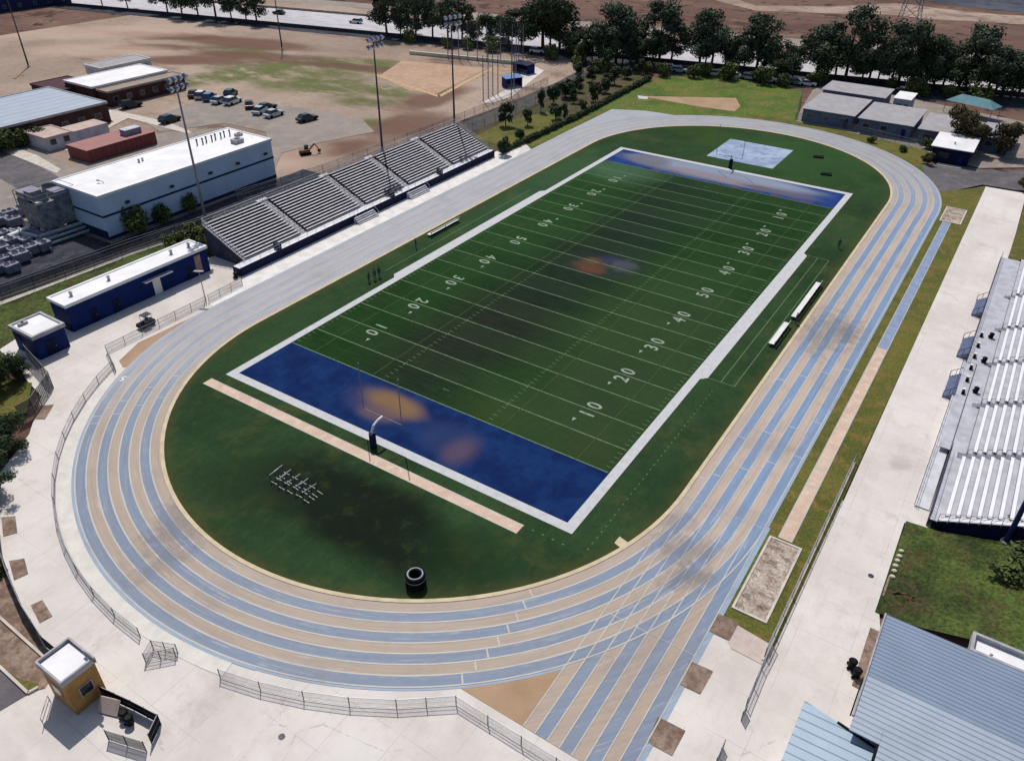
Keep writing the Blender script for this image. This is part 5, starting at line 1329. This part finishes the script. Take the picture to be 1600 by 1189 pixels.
# excavator
p = at(477, 240); T = thing('excavator', 'small rust-orange tracked excavator on the dirt near the warehouse', 'excavator', (p.x, p.y, -.2), R(60)); T.scale = (.72, .72, .72)
b = MB(); 
for s in (-1, 1): b.hexa([(-1.5, s * .9 - .25, 0), (1.5, s * .9 - .25, 0), (1.5, s * .9 + .25, 0), (-1.5, s * .9 + .25, 0)], [(-1.8, s * .9 - .25, .7), (1.8, s * .9 - .25, .7), (1.8, s * .9 + .25, .7), (-1.8, s * .9 + .25, .7)])
b.build('crawler_track', M['tyre'], T)
b = MB(); b.box(-1.5, 1.2, -1.0, 1.0, .75, 1.5); b.build('body', M['rust'], T); b = MB(); b.box(0, 1.2, .1, 1.0, 1.5, 2.6); b.build('cab', M['glass'], T)
b = MB(); b.bar((1.2, -.4, 1.3), (3.0, -.4, 3.0), .3, .4); b.bar((3.0, -.4, 3.0), (4.2, -.4, 1.2), .25, .3); b.build('boom', M['rust'], T)
b = MB(); b.hexa([(3.9, -.8, .3), (4.5, -.8, .3), (4.5, 0, .3), (3.9, 0, .3)], [(3.7, -.8, 1.1), (4.8, -.8, 1.1), (4.8, 0, 1.1), (3.7, 0, 1.1)]); b.build('bucket', M['dark_steel'], T)
# white small cart near warehouse
p = at(378, 291); T = thing('white_trailer', 'small white-topped trailer below the warehouse corner', 'trailer', (p.x, p.y, -.15), R(10))
b = MB(); b.box(-1, 1, -1.4, 1.4, .5, 1.6); b.build('box_body', M['grey_wall'], T); b = MB(); b.box(-1.1, 1.1, -1.5, 1.5, 1.6, 1.7); b.build('roof', M['white_roof'], T)
for s in (-1, 1): b = MB(); b.tube((s * 1.0 - .1, 0, .35), (s * 1.0 + .1, 0, .35), .35, None, 12); b.build('wheel', M['tyre'], T)

# ================================================================== CARS
def car_parts():
    body = MB()
    S = [(-2.2, .5, .62, .82), (-2.1, .32, .80, .86), (-1.3, .25, .92, .9), (0, .25, .94, .9), (1.3, .25, .90, .9), (2.05, .32, .78, .85), (2.2, .45, .62, .78)]
    for (x0, a0, t0, w0), (x1, a1, t1, w1) in zip(S, S[1:]):
        body.hexa([(x0, -w0, a0), (x1, -w1, a1), (x1, w1, a1), (x0, w0, a0)], [(x0, -w0 * .95, t0), (x1, -w1 * .95, t1), (x1, w1 * .95, t1), (x0, w0 * .95, t0)])
    cab = MB(); cab.hexa([(-1.7, -.83, .9), (.95, -.83, .9), (.95, .83, .9), (-1.7, .83, .9)], [(-1.15, -.66, 1.42), (.3, -.66, 1.42), (.3, .66, 1.42), (-1.15, .66, 1.42)])
    top = MB(); top.hexa([(-1.15, -.67, 1.42), (.3, -.67, 1.42), (.3, .67, 1.42), (-1.15, .67, 1.42)], [(-1.1, -.62, 1.47), (.25, -.62, 1.47), (.25, .62, 1.47), (-1.1, .62, 1.47)])
    return body, cab, top
cb, cc, ct = car_parts()
def pickup_extra():
    b = MB(); b.box(-2.3, -.4, -.9, -.8, .8, 1.15); b.box(-2.3, -.4, .8, .9, .8, 1.15); b.box(-2.35, -2.3, -.9, .9, .8, 1.15); return b
cm = {}
def car(loc, rz, paint, label, kind='car', group=None, s=1.0):
    T = thing('parked_car' if group is None or 'parked' in group or 'lot' in group else 'car', label, 'pickup' if kind == 'pickup' else 'car', loc, rz, group)
    T.scale = (s, s, s)
    if 'b' not in cm:
        cm['b'] = cb.mesh('body', M['white_metal']); cm['c'] = cc.mesh('windows', M['glass']); cm['t'] = ct.mesh('roof', M['white_metal'])
        wb = MB(); wb.tube((0, -.1, 0), (0, .1, 0), .33, None, 12); cm['w'] = wb.mesh('wheel', M['tyre'])
        hl = MB(); hl.box(0, .04, -.2, .2, -.08, .08); cm['h'] = hl.mesh('headlight', M['white_metal'])
    pm_ = paint
    for nme, k in (('body', 'b'), ('windows', 'c'), ('roof', 't')):
        o = bpy.data.objects.new(nme, cm[k]); col.objects.link(o); o.parent = T
        if k != 'c': o.material_slots[0].link = 'OBJECT'; o.material_slots[0].material = pm_
    for sx in (-1.35, 1.35):
        for sy in (-.82, .82): o = bpy.data.objects.new('wheel', cm['w']); col.objects.link(o); o.parent = T; o.location = (sx, sy, .33)
    for sy in (-.6, .6): o = bpy.data.objects.new('headlight', cm['h']); col.objects.link(o); o.parent = T; o.location = (2.2, sy, .56)
    if kind == 'suv': 
        for ch in T.children:
            if ch.name.startswith(('windows', 'roof')): ch.scale = (1.25, 1.08, 1.16); ch.location = (-.2, 0, -.13)
    return T
def paint(n, r, g, b_): return simple(n, C(r, g, b_), .3, .1, .04, 1, .6)
PW, PB, PG, PBL, PR_, PS_ = paint('white_car_paint', 232, 232, 234), paint('black_car_paint', 26, 28, 36), paint('grey_car_paint', 130, 134, 142), paint('blue_car_paint', 86, 128, 176), paint('maroon_car_paint', 92, 48, 46), paint('silver_car_paint', 186, 192, 200)
PGN = paint('green_car_paint', 52, 92, 84)
LOT = [(205, 167, 20, PB, 'black car parked against the long brown block', 'suv'), (266, 190, 35, PB, 'black car alone in the middle of the car park', 'suv'),
       (303, 150, 70, PR_, 'dark maroon car at the left end of the row by the dirt field', 'car'), (316, 152, 60, PW, 'white car in the row beside the maroon one', 'suv'), (328, 155, 60, PBL, 'light blue car in the row between two pale cars', 'suv'), (344, 160, 40, PS_, 'silver car in the row right of the blue one', 'car'), (361, 149, 60, PGN, 'dark green truck standing behind the silver car', 'suv'), (364, 161, 40, PW, 'white car at the right end of the first row', 'suv'),
       (390, 167, 80, PR_, 'small dark brown car alone between the two groups of cars', 'car'), (407, 176, 50, PS_, 'silver car in the trio, left', 'car'), (417, 171, 30, PB, 'black car in the trio, at the back', 'car'), (428, 181, 30, PS_, 'pale silver car in the trio, front', 'car'), (480, 188, 20, PB, 'black and white car alone at the right of the car park', 'car')]
for (u, v, rz, pt, lab, kd) in LOT:
    p = at(u, v); car((p.x, p.y, -.16), R(rz + 60), pt, lab, kd, 'cars in the parking lot', 1.25)
FWC = [(556, 36, PW, 'white pickup with dark load on the freeway left of the tall trees', 'suv'), (436, 22, PB, 'dark car on the freeway near the top left trees', 'car'), (650, 44, PS_, 'silver car on the freeway behind the first tree group', 'car'), (770, 60, PW, 'white van on the freeway behind the softball poles', 'suv'), (790, 66, PG, 'grey car on the freeway right of the white van', 'car'), (840, 82, PW, 'white car on the freeway below the big round tree', 'suv'), (1050, 78, PG, 'grey car on the freeway between the dark trees', 'car'), (1580, 122, PW, 'white car on the freeway at the far right', 'suv')]
for (u, v, pt, lab, kd) in FWC:
    p = at(u, v); car((p.x, p.y, -.19), FA + (math.pi if v < 60 else 0), pt, lab, kd, 'cars on the freeway', 1.2)
PK = [(1048, 108), (1062, 112), (1116, 117), (1128, 118), (1150, 121), (1170, 123), (1202, 127), (1246, 131), (1262, 133)]
for i, (u, v) in enumerate(PK):
    p = at(u, v); cl, pn = [('white', PW), ('silver', PS_), ('white', PW), ('grey', PG)][i % 4]
    car((p.x, p.y, -.2), FA, pn, cl + ' car parked under trees beyond the practice grass, number %s from the left' % ['one', 'two', 'three', 'four', 'five', 'six', 'seven', 'eight', 'nine'][i], 'suv' if i % 2 else 'car', 'cars parked under the freeway trees', 1.1)

# ================================================================== TREES
def crown_mesh(name, clumps, nleaf, leaf, mat, seed):
    rn = random.Random(seed); b = MB()
    tot = sum(c[3] ** 2 for c in clumps)
    for (cx, cy, cz, r, fz) in clumps:
        n = int(nleaf * r * r / tot)
        for _ in range(n):
            while True:
                d = Vector((rn.uniform(-1, 1), rn.uniform(-1, 1), rn.uniform(-1, 1)))
                if .05 < d.length < 1: break
            d = d.normalized() * (rn.random() ** .45); 
            q = Vector((cx + d.x * r, cy + d.y * r, cz + d.z * r * fz))
            nrm = (d + Vector((rn.uniform(-.8, .8), rn.uniform(-.8, .8), rn.uniform(-.3, .9)))).normalized()
            t1 = nrm.orthogonal().normalized(); t1.rotate(Matrix.Rotation(rn.uniform(0, 6.28), 3, nrm)); t2 = nrm.cross(t1)
            s = leaf * rn.uniform(.6, 1.4)
            b.quad(q + t1 * s, q + t2 * s * .55, q - t1 * s, q - t2 * s * .55)
    return b.mesh(name, mat)
def trunk_mesh(name, h, r, clumps, seed, lean=.0):
    rn = random.Random(seed); b = MB(); k = Vector((lean, 0, h * .45)); b.tube((0, 0, -.3), k, r, r * .7, 8)
    tops = sorted(clumps, key=lambda c: -c[3])[:7]
    for c in tops: b.tube(k, (c[0] * .8, c[1] * .8, c[2]), r * .45, r * .12, 6)
    b.tube(k, (lean, 0, h * .85), r * .6, r * .15, 6)
    return b.mesh(name, M['trunk'])
def clumps_euc(seed, h=14, w=4.5, n=13, low=.35):
    rn = random.Random(seed); out = []
    for i in range(n):
        a = rn.uniform(0, 6.28); t = rn.uniform(low, .95); rr = w * (1 - abs(t - .6) * 1.0) * rn.uniform(.1, .85)
        out.append((rr * math.cos(a), rr * math.sin(a), h * t, rn.uniform(.9, 1.9) * w / 4.5, rn.uniform(.65, 1.0)))
    return out
protos = {}
def proto(key, kind, seed):
    if key in protos: return protos[key]
    if kind == 'euc': cl = clumps_euc(seed, 14, 6.4, 19, .34); c = crown_mesh('crown', cl, 3300, .38, M['leaf_euc'], seed); t = trunk_mesh('trunk', 14, .38, cl, seed, .3)
    elif kind == 'wide': cl = clumps_euc(seed, 12, 8.0, 24, .34); c = crown_mesh('crown', cl, 4600, .38, M['leaf_dark'], seed); t = trunk_mesh('trunk', 12, .45, cl, seed, .2)
    elif kind == 'slope':
        rn = random.Random(seed); cl = [(rn.uniform(-.9, .9), rn.uniform(-.9, .9), rn.uniform(1.3, 3.9), rn.uniform(.55, 1.15), rn.uniform(.8, 1.4)) for _ in range(7)]; c = crown_mesh('crown', cl, 700, .28, M['leaf_dark'], seed); t = trunk_mesh('trunk', 4, .12, cl, seed)
    elif kind == 'round': cl = clumps_euc(seed, 7, 4.4, 20, .28); c = crown_mesh('crown', cl, 6000, .24, M['leaf_red'], seed); t = trunk_mesh('trunk', 7, .25, cl, seed)
    elif kind == 'near': cl = clumps_euc(seed, 6.2, 4.4, 24, .15); c = crown_mesh('crown', cl, 12000, .17, M['leaf_dark'], seed); t = trunk_mesh('trunk', 6, .22, cl, seed)
    elif kind == 'shrub':
        rn = random.Random(seed); cl = [(rn.uniform(-.7, .7), rn.uniform(-.7, .7), rn.uniform(.5, 1.5), rn.uniform(.5, .9), 1) for _ in range(7)]
        c = crown_mesh('foliage', cl, 900, .16, M['leaf_shrub'], seed); t = trunk_mesh('stem', 1.4, .06, cl, seed)
    protos[key] = (c, t); return protos[key]
def tree(kind, var, x, y, s, label, name='tree', group=None, z=-.2, sz=None, rz=None):
    c, t = proto((kind, var), kind, 100 + var * 7 + hash_kind[kind])
    T = thing(name, label, 'tree' if name.endswith('tree') else 'shrub', (x, y, z), random.uniform(0, 6.28) if rz is None else rz, group)
    T.scale = (s, s, sz or s)
    o = bpy.data.objects.new('foliage' if kind == 'shrub' else 'crown', c); col.objects.link(o); o.parent = T
    o = bpy.data.objects.new('stem' if kind == 'shrub' else 'trunk', t); col.objects.link(o); o.parent = T
    return T
hash_kind = {'euc': 1, 'wide': 2, 'slope': 3, 'round': 4, 'near': 5, 'shrub': 6}
def on_line(u, off):
    lo_, hi_ = -400, 500
    for _ in range(50):
        m = (lo_ + hi_) / 2; x, y = fw(m, off); q = MC.transposed() @ (Vector((x, y, 0)) - CAM)
        if 800 + F_PX * q.x / -q.z < u: lo_ = m
        else: hi_ = m
    return fw(lo_, off)
EU = [  # (u, offset, kind, variant, scale)
    (262, 2, 'euc', 0, 1.0), (285, -2, 'euc', 1, .95), (310, 1, 'euc', 2, 1.1), (338, -2, 'euc', 3, 1.15), (362, -1, 'euc', 0, 1.05), (385, 1, 'euc', 1, .95), (402, -1, 'euc', 2, .8),
    (605, -1, 'euc', 1, 1.15), (626, -2, 'euc', 3, 1.0), (650, 0, 'euc', 2, .95), (676, 2, 'euc', 0, .8), (700, -1, 'euc', 3, .95), (722, 1, 'euc', 1, .85), (745, -2, 'euc', 2, .7), (765, 3, 'wide', 1, .65), (795, 0, 'euc', 0, .75), (815, 3, 'euc', 3, .8),
    (848, -1, 'wide', 0, 1.15), (874, 0, 'wide', 1, 1.05), (900, 2, 'euc', 2, .8), (925, -8, 'euc', 1, .95), (945, -9, 'wide', 0, .95), (962, -8, 'euc', 3, 1.1), (985, -6, 'euc', 0, 1.15), (1005, -4, 'wide', 1, .8), (1030, -4, 'euc', 2, 1.15), (1048, -3, 'euc', 1, .9),
    (1092, -4, 'euc', 3, .95), (1110, -5, 'euc', 0, 1.05), (1132, -3, 'euc', 2, .85), (1160, -5, 'euc', 1, 1.0), (1180, -4, 'euc', 3, .95), (1205, -6, 'euc', 0, 1.0), (1222, -10, 'wide', 0, .7), (1238, -5, 'euc', 2, .9),
    (1275, -3, 'euc', 3, .95), (1290, -4, 'wide', 1, .75), (1320, -3, 'euc', 1, 1.05), (1345, -4, 'wide', 0, .85), (1370, -3, 'euc', 0, .85), (1402, -3, 'euc', 2, 1.0), (1420, -4, 'wide', 1, .85), (1445, -3, 'euc', 3, .85), (1470, -5, 'wide', 0, .9), (1495, -5, 'wide', 1, 1.0), (1520, -6, 'euc', 1, .95), (1540, -5, 'wide', 0, .8), (1565, -3, 'euc', 2, .8), (1590, -2, 'wide', 1, .75), (1615, -2, 'euc', 0, .8)]
EU += [(636, 6, 'euc', 2, .8), (735, 5, 'wide', 0, .6), (860, 6, 'euc', 1, .9), (888, -6, 'wide', 0, .8), (915, -11, 'wide', 1, .75), (935, -13, 'euc', 2, .75), (972, -12, 'euc', 1, .8), (995, -9, 'wide', 0, .8), (1018, -8, 'euc', 0, .85), (1102, 2, 'wide', 1, .7), (1145, -1, 'wide', 0, .75), (1192, -2, 'wide', 1, .7), (1305, 1, 'euc', 0, .9), (1358, 2, 'euc', 1, .8), (1390, -6, 'euc', 3, .75), (1432, -7, 'euc', 0, .75), (1458, 1, 'wide', 1, .7), (1508, 1, 'euc', 2, .9), (1552, -5, 'euc', 0, .85), (1578, -6, 'wide', 1, .7)]
EU.sort()
NAMES = {'euc': 'open-crowned eucalyptus', 'wide': 'broad dark-crowned eucalyptus'}
nb = [(262, 402, 'in the row above the dirt field, '), (605, 815, 'beyond the softball field, '), (848, 1048, 'in the clump beyond the practice grass corner, '), (1092, 1238, 'behind the parked cars, '), (1275, 1620, 'above the grey portable classrooms, ')]
ORD = ['first', 'second', 'third', 'fourth', 'fifth', 'sixth', 'seventh', 'eighth', 'ninth', 'tenth', 'eleventh', 'twelfth', 'thirteenth', 'fourteenth', 'fifteenth', 'sixteenth', 'seventeenth', 'eighteenth', 'nineteenth', 'twentieth', 'twenty-first', 'twenty-second', 'twenty-third', 'twenty-fourth', 'twenty-fifth']
cnt = {}
for (u, off, kd, var, s) in EU:
    x, y = on_line(u, off)
    for gi, (a, c, txt) in enumerate(nb):
        if a <= u <= c: break
    cnt[gi] = cnt.get(gi, 0) + 1
    s *= random.uniform(.72, 1.28)
    tree(kd, var, x, y, s, NAMES[kd] + ' ' + txt + ORD[cnt[gi] - 1] + ' from the left', 'eucalyptus_tree', 'eucalyptus trees along the freeway', sz=s * random.uniform(.85, 1.1))
for i, (u, v, s) in enumerate(((20, -2, 1.0), (60, -4, 1.0), (110, -3, 1.0), (160, -2, .9), (200, 2, .9))):
    x, y = on_line(u, 4); tree('euc', i % 4, x, y, s * .8, 'eucalyptus at the top left edge beyond the long building, %s from the left' % ORD[i], 'eucalyptus_tree', 'eucalyptus trees along the freeway')
ST = [(790, 196, 1.25), (845, 174, .9), (864, 163, 1.1), (884, 152, 1.25), (905, 143, 1.1), (910, 175, .8), (882, 188, .7), (930, 158, 1.1), (945, 145, 1.0), (960, 132, 1.15), (925, 128, 1.2), (902, 122, 1.0), (868, 186, .8), (980, 122, 1.0), (896, 160, .9), (824, 196, .8), (948, 116, 1.2), (786, 242, .9), (812, 218, .7), (1000, 115, 1.0)]
for i, (u, v, s) in enumerate(ST):
    p = at(u, v); tree('slope', i % 5, p.x, p.y, s * random.uniform(.8, 1.35), 'small dark tree on the slope beside the back road, %s counted from the grandstand' % ORD[i], 'small_tree', 'small dark trees on the slope', -.14, s * random.uniform(.8, 1.3))
for (u, v, s, k, var, l) in ((1497, 232, 1.25, 'round', 0, 'bushy rust-tinged tree directly behind the navy snack bar'), (1520, 240, .85, 'round', 1, 'dark tree right of the snack bar roof, touching the bushy one'), (1568, 243, .95, 'round', 1, 'round dark tree alone right of the snack bar'), (1448, 256, .35, 'round', 0, 'small green bush at the left corner of the snack bar'), (1600, 300, .5, 'round', 1, 'bush at the right edge beside the service path')):
    p = at(u, v); tree(k, var, p.x, p.y, s, l, 'tree', None, -.1)
for (u, v, s, var, l) in ((14, 706, .72, 0, 'dark bushy tree at the left edge beside the small lawn'), (-12, 778, .75, 1, 'dark tree low on the left edge below the other dark tree'), (-8, 600, .8, 0, 'dark tree at the left edge below the navy hut'), (-40, 660, .9, 1, 'dark tree mostly outside the left edge'), (28, 590, .45, 1, 'small dark tree tucked under the navy hut shadow')):
    p = at(u, v); tree('near', var, p.x, p.y, s, l, 'tree', None, 0)
for (u, v, s, l) in ((214, 358, 2.4, 'green shrub against the warehouse wall, largest'), (250, 345, 1.7, 'green shrub against the warehouse wall beside the largest'), (296, 326, 1.7, 'green shrub against the warehouse wall, right one'), (268, 388, 1.2, 'shrub at the grass bank top near the clubhouse'), (290, 383, 1.4, 'shrub in the bank behind the clubhouse roof, middle'), (312, 378, 1.5, 'shrub beside the near corner of the left grandstand'), (300, 368, 1.4, 'shrub behind the clubhouse next to the yard fence'), (325, 392, 1.3, 'shrub in the shade under the left grandstand corner'), (1450, 232, 1.2, 'small shrub left of the snack bar'), (1361, 222, .8, 'low shrub on the grass below the portables, left'), (1410, 236, .8, 'low shrub on the grass below the portables, right'), (-14, 900, 1.0, 'low shrub in the bed at the lower left edge'), (148, 190, 1.5, 'olive shrub at the corner of the brown school block'), (66, 222, 1.9, 'dark green shrub against the brown school block wall'), (34, 228, 1.9, 'dark shrub left of the one against the school block'), (8, 236, 2.4, 'large dark shrub at the left edge by the school block'), (1585, 850, 1.4, 'ragged shrub by the base of the right mast'), (1590, 905, 1.8, 'ragged green shrub in the right-hand grass'), (1560, 920, 1.5, 'low sprawling shrub in the rough grass')):
    p = at(u, v); zz = max(0, (p.x - 79.5)) * .28 if u > 1500 and v > 800 else -.15
    tree('shrub', 0 if s < 1.5 else 1, p.x, p.y, s, l, 'shrub', None, zz, None if u < 1500 or v < 800 else s * .5)
US = [(905, 100), (930, 112), (955, 118), (1012, 114), (1035, 118), (1085, 122), (1100, 118), (1140, 124), (1190, 130), (1222, 134), (1275, 132), (1390, 140), (1430, 148), (1480, 152), (1530, 160), (640, 66), (700, 74), (730, 76), (770, 80), (860, 92)]
for i, (u, v) in enumerate(US):
    p = at(u, v); tree('shrub', i % 2, p.x, p.y, random.uniform(1.6, 2.6), 'dark low bush at the foot of the freeway trees, number %s from the west' % ORD[sorted(US).index((u, v))], 'shrub', 'low bushes under the freeway trees', -.2)
# hedge on the slope edge
cl = []
hp = [(-20.9, 92), (-20.7, 125), (-21.8, 150), (-22.6, 172)]
for a, c in zip(hp, hp[1:]):
    n = int(math.dist(a, c) / .7)
    for i in range(n):
        t = i / n; cl.append((a[0] + (c[0] - a[0]) * t + 21, a[1] + (c[1] - a[1]) * t - 92, .55 + random.uniform(-.1, .2), random.uniform(.6, 1.1), 1.0))
me = crown_mesh('foliage', cl, 12000, .22, M['leaf_dark'], 5)
T = thing('hedge', 'long dark clipped hedge between the slope trees and the practice grass', 'hedge', (-21, 92, -.12)); o = bpy.data.objects.new('foliage', me); col.objects.link(o); o.parent = T

# small plaza details
for i, (u, v, l) in enumerate(((440, 1150, 'round dark drain cover on the concrete below the track fence'), (1361, 899, 'small drain cover on the concrete right of the jump pit'))):
    p = at(u, v); T = thing('drain_cover', l, 'drain', (p.x, p.y, -.035))
    b = MB(); b.tube((0, 0, 0), (0, 0, .02), .22, None, 16); b.build('cover_plate', M['dark_steel'], T)
    b = MB(); b.tube((0, 0, 0), (0, 0, .012), .27, None, 16); b.build('rim', M['dark_steel'], T)
p = at(174, 1108); T = thing('notice_board', 'beige panel leaning in the gated corner beside the ochre booth', 'board', (p.x, p.y, 0), R(20))
b = MB(); b.hexa([(-.9, -.5, .1), (.9, -.5, .1), (.9, -.42, .1), (-.9, -.42, .1)], [(-.9, .3, 1.0), (.9, .3, 1.0), (.9, .38, 1.0), (-.9, .38, 1.0)]); b.build('panel', M['tan_roof'], T)
b = MB(); b.bar((-.8, .35, 1.0), (-.8, .8, 0), .06, .06); b.bar((.8, .35, 1.0), (.8, .8, 0), .06, .06); b.bar((-.8, .5, .6), (.8, .5, .6), .05, .05); b.build('stand', M['dark_steel'], T)
for (u, v, l) in ((196, 1122, 'black bin inside the gated corner by the ochre booth, left one'), (204, 1130, 'black bin inside the gated corner by the ochre booth, right one')):
    p = at(u, v); bin_at(p.x, p.y, 0, l, .8)
# low queue rail left of the booth
p = at(80, 1098); T = thing('queue_rail', 'low metal queue rail on the concrete left of the ochre booth', 'rail', (p.x, p.y, 0), R(-45))
b = MB(); b.tube((0, 0, 0), (0, 0, .95), .03); b.tube((2.0, 0, 0), (2.0, 0, .95), .03); b.tube((0, 0, .95), (2.0, 0, .95), .03); b.tube((0, 0, .5), (2.0, 0, .5), .025)
b.build('rail_frame', M['steel'], T)
